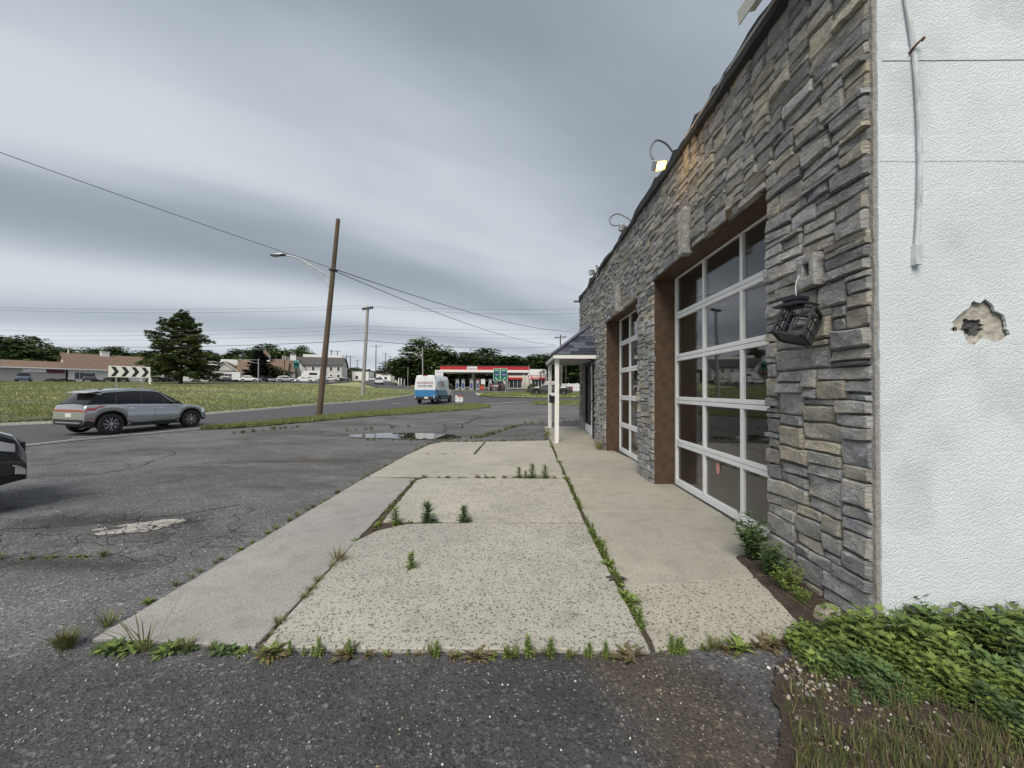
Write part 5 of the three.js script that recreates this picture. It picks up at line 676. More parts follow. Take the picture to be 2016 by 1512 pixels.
// ---------------------------------------------------------------- fuel station
{
  const y0 = ground(-6, 76), t = thing('fuel_canopy', 'fuel station canopy with red and white fascia on grey columns', 'canopy', [-6.35, y0, -76], 0.03), W2 = 8.35, dp = 4;
  B().span(-W2, W2, 4.02 - 0.7, 4.0, -dp, dp).build('deck', M([0.5, 0.5, 0.5], 0.7), t);
  const r = B(), w = B(), k = B(); for (const s of [-1, 1]) { r.span(-W2 - 0.05, W2 + 0.05, 3.75, 4.42, s * dp - 0.06, s * dp + 0.06); w.span(-W2 - 0.05, W2 + 0.05, 3.30, 3.75, s * dp - 0.055, s * dp + 0.055); k.span(-W2 - 0.1, W2 + 0.1, 4.42, 4.58, s * dp - 0.1, s * dp + 0.1); r.span(s * W2 - 0.05, s * W2 + 0.05, 3.75, 4.42, -dp + 0.06, dp - 0.06); w.span(s * W2 - 0.045, s * W2 + 0.045, 3.30, 3.75, -dp + 0.06, dp - 0.06); }
  r.build('red_fascia', mt.red, t); w.build('white_fascia', mt.trim, t); k.build('roof_edge', mt.dark, t);
  const p = printed(1.9, 0.78, 256, (x, w2, h) => { x.fillStyle = '#e4e6e8'; x.fillRect(0, 0, w2, h); x.textAlign = 'center'; x.fillStyle = '#7a2a5c'; x.font = 'bold 76px sans-serif'; x.fillText('Exxon', w2 / 2, 76, w2 - 30); x.strokeStyle = '#a0283c'; x.lineWidth = 7; x.beginPath(); x.moveTo(92, 92); x.lineTo(136, 44); x.stroke(); }); p.geo.translate(-2.4, 3.98, dp + 0.075); mesh('name_panel', p.geo, p.mat, t);
  for (const [x, z] of [[-2.4, 2.2], [4.2, 2.2], [-2.4, -2.2], [4.2, -2.2]]) B().rbox(0.45, 3.32, 0.45, x, 1.66, z, 0.04).build('column', mt.greyPole, t);
  const gy = (x, D) => ground(x, D) + 0.03;
  [[-11.6, 'leftmost fuel pump under the canopy'], [-10.5, 'second fuel pump from the left under the canopy'], [-8.9, 'fuel pump left of the front canopy column'], [-7.7, 'fuel pump with red topper at the front canopy column'], [-5.3, 'fuel pump right of the red topped one'], [-4.4, 'fuel pump beside the red pickup']].forEach(([x, l], i) => { const q = thing('fuel_pump', l, 'fuel pump', [x, gy(x, 73.5), -73.5], 0, 'fuel pumps under the canopy'); B().rbox(0.7, 0.15, 0.9, 0, 0.075, 0, 0.02).build('island', mt.concreteEdge, q); B().rbox(0.62, 1.75, 0.5, 0, 1.0, 0, 0.04).build('cabinet', M([0.5, 0.52, 0.55], 0.5), q); B().rbox(0.42, 1.0, 0.03, 0, 0.8, 0.255, 0.01).build('front_panel', M([0.06, 0.09, 0.22], 0.4), q); B().rbox(0.7, 0.22, 0.56, 0, 2.0, 0, 0.04).build('topper', i === 3 ? mt.red : mt.greyPole, q); });
  const wb = thing('promo_board', 'white and red display stand beside the red topped pump', 'display', [-6.65, gy(-6.6, 73), -73]); B().rbox(0.8, 1.0, 0.08, 0, 1.6, 0, 0.02).build('board', mt.trim, wb); B().rbox(0.9, 0.8, 0.5, -0.2, 0.45, 0, 0.03).build('red_bin', M([0.45, 0.08, 0.04], 0.5), wb); B().rbox(0.06, 1.2, 0.06, 0.3, 0.6, 0.05, 0.01).build('leg', mt.trim, wb);
  const ps = thing('price_sign', 'tall white and red fuel price sign behind the service van', 'sign', [-13.6, ground(-13.6, 66), -66], 0.05), pp = printed(1.34, 3.5, 180, (x, w2, h) => { x.fillStyle = '#e6e8ea'; x.fillRect(0, 0, w2, h); x.textAlign = 'center'; x.fillStyle = '#5a2a70'; x.font = 'bold 46px sans-serif'; x.fillText('Exxon', w2 / 2, 62, w2 - 24); x.fillStyle = '#333a55'; x.fillRect(10, 92, w2 - 20, 6); x.font = 'bold 34px sans-serif'; x.fillText('Food Mart', w2 / 2, 146, w2 - 20); x.fillStyle = '#a01f2c'; x.fillRect(12, 184, w2 - 24, 110); x.fillStyle = '#e8e8e8'; x.font = 'bold 44px sans-serif'; x.fillText('Regular', w2 / 2, 232, w2 - 40); x.fillStyle = '#2a2f45'; x.fillRect(18, 252, 70, 30); x.fillStyle = '#d85a5a'; x.fillRect(96, 246, 66, 44); }); pp.geo.translate(0, 1.85, 0.13); mesh('sign_face', pp.geo, pp.mat, ps); B().rbox(1.4, 3.56, 0.24, 0, 1.84, 0, 0.03).build('cabinet', mt.trim, ps); B().rbox(1.3, 0.2, 0.3, 0, 0.05, 0, 0.02).build('footing', mt.concreteEdge, ps);
}
{
  const y0 = ground(1.5, 84), t = thing('convenience_store', 'cream fuel station shop with white parapet and red awning bands', 'building', [0, y0, -84]);
  B().span(-3.2, 6.3, 0, 3.0, -9, 0).build('wall', mt.cream, t); B().span(2.2, 6.2, 3.0, 4.35, -8.9, 0.08).build('parapet', mt.trim, t); B().span(-3.25, 2.2, 3.0, 3.3, -8.95, 0.05).build('roof_edge', mt.dark, t);
  for (const [a, b] of [[-2.9, 0.9], [2.9, 5.9]]) { B().rspan(a, b, 2.05, 2.5, 0.03, 0.5, 0.03).build('awning', mt.red, t); const w = B().span(a + 0.1, b - 0.1, 0.35, 2.0, 0.0, 0.05).build('window', mt.window, t); const m = B(); for (let k = 0; k <= 4; k++) m.span(lerp(a + 0.1, b - 0.16, k / 4), lerp(a + 0.1, b - 0.16, k / 4) + 0.08, 0.35, 2.0, 0.05, 0.08); m.build('mullions', mt.trim, w); }
  for (const x of [0.95, 1.95]) B().span(x, x + 0.5, 0, 3.05, 0.02, 0.3).build('pier', mt.cream, t);
  const p = printed(1.7, 0.36, 200, (x, w, h) => { x.fillStyle = '#a01f26'; x.fillRect(0, 0, w, h); x.fillStyle = '#eee'; x.textAlign = 'center'; x.font = 'bold 32px sans-serif'; x.fillText('Food Mart', w / 2, 32, w - 20); }); p.geo.translate(3.9, 2.28, 0.51); mesh('awning_lettering', p.geo, p.mat, t);
  const y = thing('yield_sign', 'red and white triangular yield sign before the shop', 'road sign', [2.05, ground(2, 66), -66]); const s = new THREE.Shape([[-0.42, 0.7], [0.42, 0.7], [0, 0]].map((q) => new THREE.Vector2(q[0], q[1]))), g = new THREE.ExtrudeGeometry(s, { depth: 0.02, bevelEnabled: false }); g.translate(0, 2.0, 0); mesh('plate', g, mt.red, y); const s2 = new THREE.ShapeGeometry(new THREE.Shape([[-0.24, 0.6], [0.24, 0.6], [0, 0.2]].map((q) => new THREE.Vector2(q[0], q[1])))); s2.translate(0, 2.0, 0.024); mesh('white_centre', s2, mt.trim, y); B().rbox(0.06, 2.3, 0.05, 0, 1.15, -0.03, 0.01).build('post', mt.steel, y);
  const f = thing('white_fence', 'white picket fence right of the porch posts', 'fence', [8.4, ground(8, 70), -70], -0.15); for (let k = 0; k < 22; k++) B().rbox(0.24, 1.35 + (k % 5 === 0 ? 0.2 : 0), 0.04, k * 0.3 - 2.2, 0.7, 0, 0.01).build('picket', mt.trim, f); for (const h of [0.35, 1.0]) B().span(-2.4, 4.4, h, h + 0.1, -0.06, -0.025).build('rail', mt.trim, f);
}

// ---------------------------------------------------------------- strip mall and the buildings behind
const GROUNDED = (x, D) => [x, ground(x, D), -D];
function gable(t, x0, x1, z0, z1, y0, eave, ridge, wallM, roofM, axis = 'x', over = 0.4) { // z1 is the front
  B().span(x0, x1, y0, eave, z0, z1).build('wall', wallM, t); const R = B(), th = 0.14;
  const tri = (pts, m) => { const s = new THREE.Shape(pts.map((p) => new THREE.Vector2(...p))); return new THREE.ExtrudeGeometry(s, { depth: m, bevelEnabled: false }); };
  if (axis === 'x') { const zm = (z0 + z1) / 2, hw = (z1 - z0) / 2 + over, k = (ridge - eave) / ((z1 - z0) / 2), lo = eave - over * k; const g = tri([[-hw, lo], [hw, lo], [hw, lo + th], [0, ridge + th], [-hw, lo + th]], x1 - x0 + 2 * over); const go = tri([[-hw + 0.15, lo + 0.02], [hw - 0.15, lo + 0.02], [0, ridge - 0.02]], x1 - x0); go.rotateY(Math.PI / 2); go.translate(x0, 0, zm); B().add(go).build('gable_wall', wallM, t); g.dispose(); for (const s of [-1, 1]) { const q = tri([[0, ridge], [s * hw, lo], [s * hw, lo + th], [0, ridge + th]], x1 - x0 + 2 * over); q.rotateY(-Math.PI / 2); q.translate(x1 + over, 0, zm); R.add(q); } }
  else { const xm = (x0 + x1) / 2, hw = (x1 - x0) / 2 + over, k = (ridge - eave) / ((x1 - x0) / 2), lo = eave - over * k; const go = tri([[-hw + 0.15, lo + 0.02], [hw - 0.15, lo + 0.02], [0, ridge - 0.02]], z1 - z0); go.translate(xm, 0, z0); B().add(go).build('gable_wall', wallM, t); for (const s of [-1, 1]) { const q = tri([[0, ridge], [s * hw, lo], [s * hw, lo + th], [0, ridge + th]], z1 - z0 + over); q.translate(xm, 0, z0); R.add(q); } const b = B(); for (const s of [-1, 1]) b.bar([xm, ridge + 0.05, z1 + over + 0.02], [xm + s * hw, lo + 0.05, z1 + over + 0.02], 0.12, 4); b.build('bargeboard', mt.trim, t); }
  return R.build('roof', roofM, t);
}
function windowsRow(t, xs, y0, y1, w, z) { for (const x of xs) { const f = B().span(x - w / 2 - 0.12, x + w / 2 + 0.12, y0 - 0.12, y1 + 0.12, z, z + 0.06).build('window', mt.trim, t); const n = Math.max(1, Math.round(w / 0.9)); for (let k = 0; k < n; k++) B().span(x - w / 2 + k * w / n + 0.05, x - w / 2 + (k + 1) * w / n - 0.05, y0, y1, z + 0.06, z + 0.09).build('pane', mt.window, f); } }
{
  const o = GROUNDED(-103.7, 87), t = thing('strip_mall', 'long low white strip mall with brown shingle roofs', 'building', [o[0], o[1] - 0.1, o[2]], 1.045); // local x runs away along the front, z towards the street
  gable(t, -16, -0.4, -9, 0, 0, 3.05, 4.6, mt.sidingGrey, mt.brownRoof, 'x', 0.5);
  const rf = gable(t, 0, 16.5, -10.5, 0, 0, 3.15, 6.9, mt.siding, mt.brownRoof, 'x', 0.5); B().rspan(6.2, 7.7, 6.2, 7.7, -5.8, -4.6, 0.05).span(6.1, 7.8, 7.7, 7.85, -5.9, -4.5).build('cupola', mt.trim, rf); B().cyl(0.12, 0.12, 1.0, 0.8, 7.3, -5, 8).build('vent_pipe', mt.trim, rf);
  gable(t, 12.2, 16.8, -4, 0.6, 0, 3.2, 5.4, mt.siding, mt.brownRoof, 'z', 0.5);
  gable(t, 17, 34, -8, 0, 0, 2.9, 4.5, mt.siding, mt.brownRoof, 'x', 0.5);
  windowsRow(t, [-13.5], 1.0, 2.2, 2.2, 0.02); windowsRow(t, [2.6], 0.8, 2.3, 3.4, 0.02); windowsRow(t, [8.6], 0.8, 2.3, 3.2, 0.02); windowsRow(t, [19, 24, 31], 0.7, 2.1, 2.8, 0.02);
  B().span(-16.5, 16.9, 2.85, 3.1, 0.42, 0.56).build('fascia_board', mt.trim, t); B().span(16.9, 34.4, 2.62, 2.85, 0.42, 0.56).build('fascia_board', mt.trim, t); B().span(-6.6, -3.3, 2.05, 2.75, 0.03, 0.12).build('blank_signboard', mt.trim, t); B().span(-3.25, -0.6, 2.0, 2.75, 0.03, 0.12).build('maroon_signboard', M([0.12, 0.02, 0.03], 0.6), t); B().span(12.9, 15.4, 3.35, 3.95, 0.65, 0.75).build('teal_signboard', M([0.06, 0.28, 0.22], 0.5), t);
  for (const x of [12.4, 16.6]) B().span(x - 0.12, x + 0.12, 0, 3.2, 0.8, 1.05).build('porch_column', mt.trim, t); B().span(26.6, 27.7, 0, 2.1, 0.02, 0.08).build('door', M([0.55, 0.47, 0.16], 0.6), t);
}
{
  const at = (px, D) => GROUNDED((px - 1020) / 757 * D, D);
  const b1 = thing('shop_building', 'white shop with brown roof and square cupola behind the pale signal pole', 'building', at(405, 104), 0.45);
  gable(b1, 0, 6, -8, 0, 0, 3.1, 5.6, mt.siding, mt.brownRoof, 'z', 0.5); const r1 = gable(b1, 6.2, 18, -9, -1, 0, 3.0, 6.4, mt.siding, mt.brownRoof, 'x', 0.5); gable(b1, -6, 0, -7, 0.5, 0, 2.8, 4.0, mt.siding, mt.brownRoof, 'x', 0.4); windowsRow(b1, [-3.5, 1.6, 4.4], 0.7, 2.1, 2.0, 0.54); B().span(11, 13.4, 6.0, 8.0, -6.2, -3.8).build('cupola', mt.trim, r1); B().add(new THREE.CylinderGeometry(0.05, 2.0, 1.7, 4), 12.2, 8.85, -5, 0, 0.785).build('cupola_roof', mt.brownRoof, r1); B().span(11.4, 13, 6.6, 7.6, -3.8, -3.76).build('louvre', mt.greyRoof, r1);
  B().span(1, 5, 5.4, 6.6, -7.5, -6.5).span(-4, 8, 5.0, 6.1, -16, -9).build('rear_block', mt.trim, b1);
  const b2 = thing('cupola_building', 'small brown roofed building with white corner cupola behind the spruce', 'building', at(518, 112), 0.5); const r2 = gable(b2, 0, 8, -8, 0, 0, 3.2, 6.8, mt.siding, mt.brownRoof, 'x', 0.4); B().span(6, 7.6, 6.6, 8.6, -4.8, -3.2).build('cupola', mt.trim, r2); B().add(new THREE.CylinderGeometry(0.05, 1.4, 0.9, 4), 6.8, 9.0, -4, 0, 0.785).build('cupola_roof', mt.greyRoof, r2); windowsRow(b2, [2, 5], 0.8, 2.2, 1.4, 0.02);
  const b3 = thing('two_storey_building', 'white two-storey building with grey roof right of the transformer pole', 'building', at(552, 118), 0.25); gable(b3, 0, 17, -9, 0, 0, 5.4, 7.9, mt.siding, mt.greyRoof, 'x', 0.5); gable(b3, 2.4, 7.0, -4, 1.6, 0, 3.2, 6.3, mt.siding, mt.greyRoof, 'z', 0.4); windowsRow(b3, [8.6, 11.2, 13.8, 16], 3.5, 4.7, 0.8, 0.02); windowsRow(b3, [8.6, 11.2, 13.8, 16], 1.0, 2.2, 0.8, 0.02); B().span(4, 16, 6.6, 9.0, -8, -6).build('rear_parapet', mt.trim, b3);
  gable(b3, -8, 0, -9, -1, 0, 3.2, 6.2, mt.siding, mt.greyRoof, 'x', 0.4);
  const b4 = thing('dark_roof_building', 'dark roofed building just right of the leaning pole', 'building', at(634, 150), 0.2); gable(b4, 0, 7, -8, 0, 0, 5.5, 8.4, mt.sidingGrey, mt.greyRoof, 'x', 0.4); windowsRow(b4, [2, 4.6], 2, 3.4, 1.2, 0.02);
  const ts = thing('teal_shop_sign', 'teal shop sign with peaked top before the white two-storey building', 'sign', at(579, 106)); B().rbox(1.5, 1.6, 0.2, 0, 4.4, 0, 0.03).add(new THREE.CylinderGeometry(0.02, 1.1, 0.9, 4), 0, 5.6, 0, 0, 0.785).build('board', M([0.02, 0.16, 0.14], 0.6), ts); B().rbox(0.5, 3.6, 0.3, 0, 1.8, 0, 0.03).build('post', mt.dark, ts);
  const gs = thing('large_green_sign', 'large green highway sign on posts down the far road', 'road sign', at(673, 140)); B().rbox(2.6, 2.7, 0.1, 0, 3.2, 0, 0.03).build('panel', mt.signGreen, gs); for (const s of [-0.8, 0.8]) B().rbox(0.14, 2.2, 0.12, s, 1.0, -0.08, 0.02).build('post', mt.steel, gs); B().cyl(0.5, 0.5, 0.02, 0.4, 3.2, 0.065, 16, Math.PI / 2).build('emblem', M([0.2, 0.5, 0.42], 0.5), gs);
  for (const [px, D, w, h, l] of [[655, 150, 5, 3.0, 'small pale box building left of the green highway sign'], [707, 160, 7, 4.0, 'white box building left of the pale grey pole'], [752, 175, 7, 3.4, 'small white building beyond the white car']]) { const q = thing('far_shop', l, 'building', at(px, D)); B().span(-w / 2, w / 2, 0, h, -6, 0).build('wall', mt.trim, q); B().span(-w / 2 - 0.2, w / 2 + 0.2, h, h + 0.35, -6.2, 0.2).build('roof_edge', mt.greyRoof, q); windowsRow(q, [-w / 5, w / 5], 0.8, 2.0, 1.2, 0.02); }
  [[784, 92, 'leftmost white marker post by the far verge'], [789, 93, 'middle white marker post by the far verge'], [795, 94, 'rightmost white marker post by the far verge']].forEach(([px, D, l]) => { const p = at(px, D), q = thing('marker_post', l, 'post', p, 0, 'white marker posts'); B().rbox(0.25, 1.6, 0.2, 0, 0.8, 0, 0.04).build('shaft', mt.trim, q); B().cyl(0.14, 0.02, 0.2, 0, 1.7, 0, 8).build('tip', mt.trim, q); });
}

// ---------------------------------------------------------------- trees
function leafBuf() { return { p: [], c: [] }; }
function leafCard(b, x, y, z, s, R, col, flat = 0.5) { // one folded leaf: two triangles, random turn
  const a = R() * 6.283, t = (R() - 0.5) * 3.1 * flat, ca = Math.cos(a), sa = Math.sin(a), ct = Math.cos(t), st = Math.sin(t), u = [ca * s, 0, sa * s], v = [-sa * ct * s * 0.62, st * s * 0.62, ca * ct * s * 0.62], f = 0.7 + R() * 0.6;
  const P = (i, j) => [x + u[0] * i + v[0] * j, y + u[1] * i + v[1] * j + (j ? 0.12 * s : 0), z + u[2] * i + v[2] * j]; b.p.push(...P(-1, 0), ...P(0.2, -1), ...P(1, 0), ...P(-1, 0), ...P(1, 0), ...P(0.1, 1)); for (let k = 0; k < 6; k++) b.c.push(col[0] * f, col[1] * f, col[2] * f);
}
function leafGeo(b) { const g = new THREE.BufferGeometry(); g.setAttribute('position', new THREE.Float32BufferAttribute(b.p, 3)); g.setAttribute('color', new THREE.Float32BufferAttribute(b.c, 3)); g.computeVertexNormals(); return g; }
function limbs(R, h, r, n, spread, from) { const b = B(); b.bar([0, -0.3, 0], [0.1 * h * (R() - 0.5), h * 0.55, 0.1 * h * (R() - 0.5)], r, 8, r * 0.6); for (let k = 0; k < n; k++) { const a = k / n * 6.283 + R(), y = h * lerp(from, 0.6, R()), l = spread * (0.5 + R() * 0.4); b.bar([0, y, 0], [Math.cos(a) * l, y + l * (0.5 + R() * 0.6), Math.sin(a) * l], r * 0.4, 5, r * 0.12); } return b.geo(); }
const treeKinds = [0, 1, 2, 3].map((k) => { // broadleaf, unit about 10 m tall, 8 m wide
  const R = rng(500 + k), b = leafBuf(), cols = [[0.052, 0.085, 0.022], [0.038, 0.066, 0.020], [0.068, 0.105, 0.028], [0.030, 0.052, 0.018]];
  const nc = 46, tall = [1, 1.15, 0.9, 1.05][k];
  for (let q = 0; q < nc; q++) {
    const a = R() * 6.283, el = Math.acos(1 - 1.75 * R()), rr = 0.62 + 0.42 * R(), cx = Math.sin(el) * Math.cos(a) * 3.6 * rr, cz = Math.sin(el) * Math.sin(a) * 3.6 * rr, cy = 5.6 * tall + Math.cos(el) * 4.0 * rr * tall, cr = 0.8 + R() * 0.9, col = cols[Math.floor(R() * 4)];
    for (let i = 0; i < 72; i++) { const u = R() * 6.283, v = Math.acos(2 * R() - 1), d = cr * (0.55 + 0.5 * Math.sqrt(R())); leafCard(b, cx + Math.sin(v) * Math.cos(u) * d * 1.15, cy + Math.cos(v) * d * 0.75, cz + Math.sin(v) * Math.sin(u) * d * 1.15, 0.20 + R() * 0.22, R, col); }
  }
  return { crown: leafGeo(b), trunk: limbs(R, 10 * tall, 0.24, 7, 3.4, 0.25) };
});
const pineKinds = [0, 1].map((k) => { // layered conifer, unit 10 m tall
  const R = rng(700 + k), b = leafBuf(), tr = B(), cols = k ? [[0.022, 0.036, 0.022], [0.030, 0.046, 0.026]] : [[0.095, 0.14, 0.052], [0.12, 0.17, 0.055], [0.075, 0.11, 0.05], [0.145, 0.195, 0.06]];
  tr.bar([0, -0.3, 0], [0.05, 9.6, 0], 0.26, 8, 0.04);
  for (let L = 0; L < 26; L++) {
    const s = L / 25, y0 = lerp(1.75, 9.9, s); let y = y0; const rad = (k ? 2.8 : 4.35) * Math.pow(Math.max(0.0, 1.02 - Math.pow(s, 1.7)), 0.75) * (0.85 + R() * 0.25), n = Math.round(lerp(13, 5, s));
    for (let q = 0; q < n; q++) {
      const a = q / n * 6.283 + L * 1.3 + R() * 0.5, l = rad * (0.55 + R() * 0.62), droop = lerp(-0.16, 0.35, s) + (R() - 0.5) * 0.12, col = cols[Math.floor(R() * cols.length)]; y = y0 + (R() - 0.5) * 0.7; tr.bar([0, y, 0], [Math.cos(a) * l * 0.9, y + droop * l * 0.9, Math.sin(a) * l * 0.9], 0.035, 4, 0.01);
      const m = Math.round(20 + l * 30); for (let i = 0; i < m; i++) { const d = l * (0.18 + 0.84 * Math.sqrt(R())), w = 0.14 + 0.42 * (1 - d / l * 0.6) * R(), sg = R() < 0.5 ? -1 : 1; leafCard(b, Math.cos(a) * d - Math.sin(a) * w * sg, y + droop * d + (R() - 0.5) * 0.42, Math.sin(a) * d + Math.cos(a) * w * sg, 0.13 + R() * 0.15, R, col, 0.4); }
    }
  }
  return { crown: leafGeo(b), trunk: tr.geo() };
});
mt.leafDark = M([1.25, 1.3, 1.2], 0.8, VC); mt.leafBright = M([1.55, 1.55, 1.3], 0.8, VC); mt.leafWarm = M([1.12, 1.05, 0.8], 0.8, VC);
function tree(name, label, kind, x, D, h, w, turn, group, lm = mt.leaf, dy = 0) { const t = thing(name, label, 'tree', [x, ground(x, D) + dy, -D], turn, group); const a = mesh('trunk', kind.trunk, mt.bark, t), b = mesh('crown', kind.crown, lm, t); for (const m of [a, b]) m.scale.set(w, h / 10, w); return t; }
tree('conifer_tree', 'solitary full conifer on the grass in front of the strip mall', pineKinds[0], -47.0 * 1.05, 55.5, 10.6, 1.02, 0.4);
tree('spruce_tree', 'dark layered spruce behind the pale signal pole', pineKinds[1], (505 - 1020) / 757 * 101, 101, 8.2, 1.25, 1.2);
tree('shrub_tree', 'low round green tree below the transformer pole', treeKinds[2], (535 - 1020) / 757 * 103, 103, 5.4, 0.98, 0.3, undefined, mt.leaf, -0.5);
{
  const R = rng(88);
  const row = (list, label, group) => [...list].sort((a, b) => a[0] - b[0]).forEach(([px, D, py, w, k, m], q) => { const x = (px - 1020) / 757 * D, topY = 1.55 + (768 - (1020 - px) * 0.0061 - py) * D / 757, h = (topY - ground(x, D)) * 1.02; tree('broadleaf_tree', label.replace('#', ordinal(q)), treeKinds[k % 4], x, D, h, w, R() * 6, group, m ?? mt.leafDark); });
  const L1 = []; for (let i = 0; i < 9; i++) L1.push([-60 + i * 17 + R() * 6, 116 + R() * 14, 662 + Math.max(0, i - 4) * 5 + R() * 9, 1.5 + R() * 0.4, i]); row(L1, 'dark tree, # from the left, in the dense wood at the far left edge', 'trees behind the strip mall left wing');
  const L2 = []; for (let i = 0; i < 16; i++) L2.push([98 + i * 14.5 + R() * 6, 150 + R() * 14, 677 + i * 0.8 + R() * 14, 1.25 + R() * 0.5, i + 1]); row(L2, 'dark tree, # from the left, in the row behind the strip mall roof', 'trees behind the strip mall roof');
  const L3 = []; for (let i = 0; i < 14; i++) L3.push([408 + i * 15 + R() * 5, 150 + R() * 12, i > 5 && i < 11 ? 680 + R() * 8 : 691 + R() * 10, 1.25 + R() * 0.5, i + 2]); row(L3, 'dark tree, # from the left, in the wood behind the brown roofed shops', 'trees behind the brown roofed shops');
  row([[590, 140, 687, 0.8, 1], [603, 138, 690, 0.75, 3], [632, 160, 716, 1.0, 2]], 'tall open crowned tree, # from the left, above the white two-storey building', 'open crowned trees by the white building');
  row([[690, 190, 722, 1.3, 0], [708, 200, 728, 1.2, 1], [726, 210, 733, 1.3, 2], [748, 215, 730, 1.2, 3], [762, 230, 738, 1.4, 1], [650, 190, 735, 1.2, 2], [668, 215, 736, 1.3, 0], [776, 240, 738, 1.4, 2], [735, 240, 742, 1.4, 0]], 'small distant tree, # from the left, at the end of the far road', 'distant trees down the far road');
  row([[790, 98, 703, 1.25, 0, mt.leafBright], [808, 97, 694, 1.3, 2, mt.leafBright], [832, 100, 676, 1.3, 1, mt.leafBright], [852, 98, 683, 1.35, 3, mt.leafBright], [872, 100, 688, 1.3, 0, mt.leafBright]], 'mid green tree, # from the left, in the clump behind the light pole', 'trees in the clump behind the light pole');
  const L5 = []; for (let i = 0; i < 22; i++) L5.push([888 + i * 13 + R() * 7, 104 + R() * 20, i === 5 || i === 6 ? 694 : 699 + R() * 11, 1.25 + R() * 0.5, i, i % 3 ? mt.leafDark : mt.leaf]); row(L5, 'dark tree, # from the left, in the wood behind the fuel station', 'trees behind the fuel station');
  row([[1122, 82, 712, 1.2, 1], [1138, 78, 716, 1.2, 2], [1155, 80, 716, 1.2, 0]], 'dark tree, # from the left, seen under the porch roof', 'trees seen under the porch roof', mt.leafDark);
  // low undergrowth under the woods, read as one mass
  const b = leafBuf(); for (const [p0, p1, D, h] of [[-100, 100, 112, 5], [90, 330, 144, 6], [390, 640, 143, 6], [785, 885, 99, 4], [880, 1190, 101, 5], [640, 790, 185, 5]]) for (let i = 0; i < (p1 - p0) * 26; i++) { const px = lerp(p0, p1, R()), d = D + R() * 8, x = (px - 1020) / 757 * d; leafCard(b, x, ground(x, d) + Math.pow(R(), 0.8) * h * (0.7 + 0.5 * fbm(px * 0.06, 3, 3)), -d, 0.35 + R() * 0.4, R, [0.026, 0.042, 0.015]); }
  mesh('undergrowth', leafGeo(b), mt.leaf).userData = { kind: 'stuff', label: 'dense dark undergrowth below the far woods', category: 'undergrowth' };
}
// clipped shrubs before the strip mall
{
  const shrub = (() => { const R = rng(66), b = leafBuf(); for (let i = 0; i < 900; i++) { const u = R() * 6.283, v = Math.acos(R()), d = 0.85 + R() * 0.2; leafCard(b, Math.sin(v) * Math.cos(u) * d, Math.cos(v) * d * 0.9, Math.sin(v) * Math.sin(u) * d, 0.07 + R() * 0.06, R, [0.03, 0.045, 0.018]); } return leafGeo(b); })();
  const M2 = [[84, 80, 1.1, 'low dark shrub right of the blue pickup'], [107, 81, 1.1, 'second low dark shrub right of the blue pickup'], [124, 82, 0.8, 'small green shrub left of the black pickup'], [176, 83, 0.9, 'green shrub right of the black pickup'], [205, 84, 1.5, 'wide hedge shrub left of the chevron sign'], [225, 84, 1.5, 'wide hedge shrub behind the chevron sign'], [296, 86, 1.8, 'wide brown green hedge right of the chevron sign'], [312, 87, 1.5, 'hedge end right of the chevron sign'], [338, 90, 1.0, 'low shrub left of the conifer trunk'], [378, 92, 1.0, 'low shrub right of the conifer trunk'], [416, 96, 1.4, 'dark shrub before the white shop windows'], [440, 98, 1.1, 'small dark shrub beside the white shop corner'], [466, 101, 1.9, 'long dark hedge before the brown roofed shop'], [484, 102, 1.9, 'right half of the long dark hedge']];
  for (const [px, D, s, l] of M2) { const x = (px - 1020) / 757 * D, t = thing('shrub', l, 'shrub', [x, ground(x, D) - 0.1, -D], px, 'clipped shrubs before the shops'); const c = mesh('foliage', shrub, mt.leafWarm, t); c.scale.set(s, s * 0.85, s); B().cyl(0.08, 0.06, 0.6, 0, 0.3, 0, 6).build('stem', mt.bark, t); }
  const x = 2.15, D = 56, t = thing('shrub', 'yellow green bush in front of the grey pickup bonnet', 'shrub', [x, ground(x, D), -D]); const c = mesh('foliage', shrub, M([2.2, 2.0, 0.9], 0.8, VC), t); c.scale.set(0.9, 1.6, 0.9); B().cyl(0.08, 0.06, 0.6, 0, 0.3, 0, 6).build('stem', mt.bark, t);
}

// ---------------------------------------------------------------- grass and clover, each one mass
function blades(name, label, n, seed, spot, h, w, cols, material = mt.leaf) {
  const R = rng(seed), p = [], c = []; for (let k = 0; k < 4; k++) { const a = k * 1.7 + 0.3, l = 0.35 + 0.25 * k / 3, x = Math.cos(a), z = Math.sin(a); p.push(-z * w, 0, x * w, z * w, 0, -x * w, x * l * 0.5, 1 - k * 0.12, z * l * 0.5); }
  const g = new THREE.BufferGeometry(); g.setAttribute('position', new THREE.Float32BufferAttribute(p, 3)); g.computeVertexNormals();
  const m = new THREE.InstancedMesh(g, material, n), q = new THREE.Object3D(), col = new THREE.Color(); let i = 0, tries = 0;
  while (i < n && tries++ < n * 20) { const s = spot(R); if (!s) continue; q.position.set(s[0], s[1], s[2]); const k = h * (0.55 + R() * 0.9) * (s[3] ?? 1); q.scale.set(k, k, k); q.rotation.set((R() - 0.5) * 0.4, R() * 6.28, (R() - 0.5) * 0.4); q.updateMatrix(); m.setMatrixAt(i, q.matrix); const cc = cols[Math.floor(R() * cols.length)], f = 0.75 + R() * 0.5; m.setColorAt(i, col.setRGB(cc[0] * f, cc[1] * f, cc[2] * f)); i++; }
  m.count = i; m.name = numbered(name); m.castShadow = m.receiveShadow = true; m.userData = { kind: 'stuff', label, category: 'grass' }; scene.add(m); return m;
}
mt.blade = M([1, 1, 1], 0.8);
const GR = [[0.155, 0.20, 0.055], [0.20, 0.235, 0.075], [0.13, 0.17, 0.05], [0.27, 0.265, 0.13]];
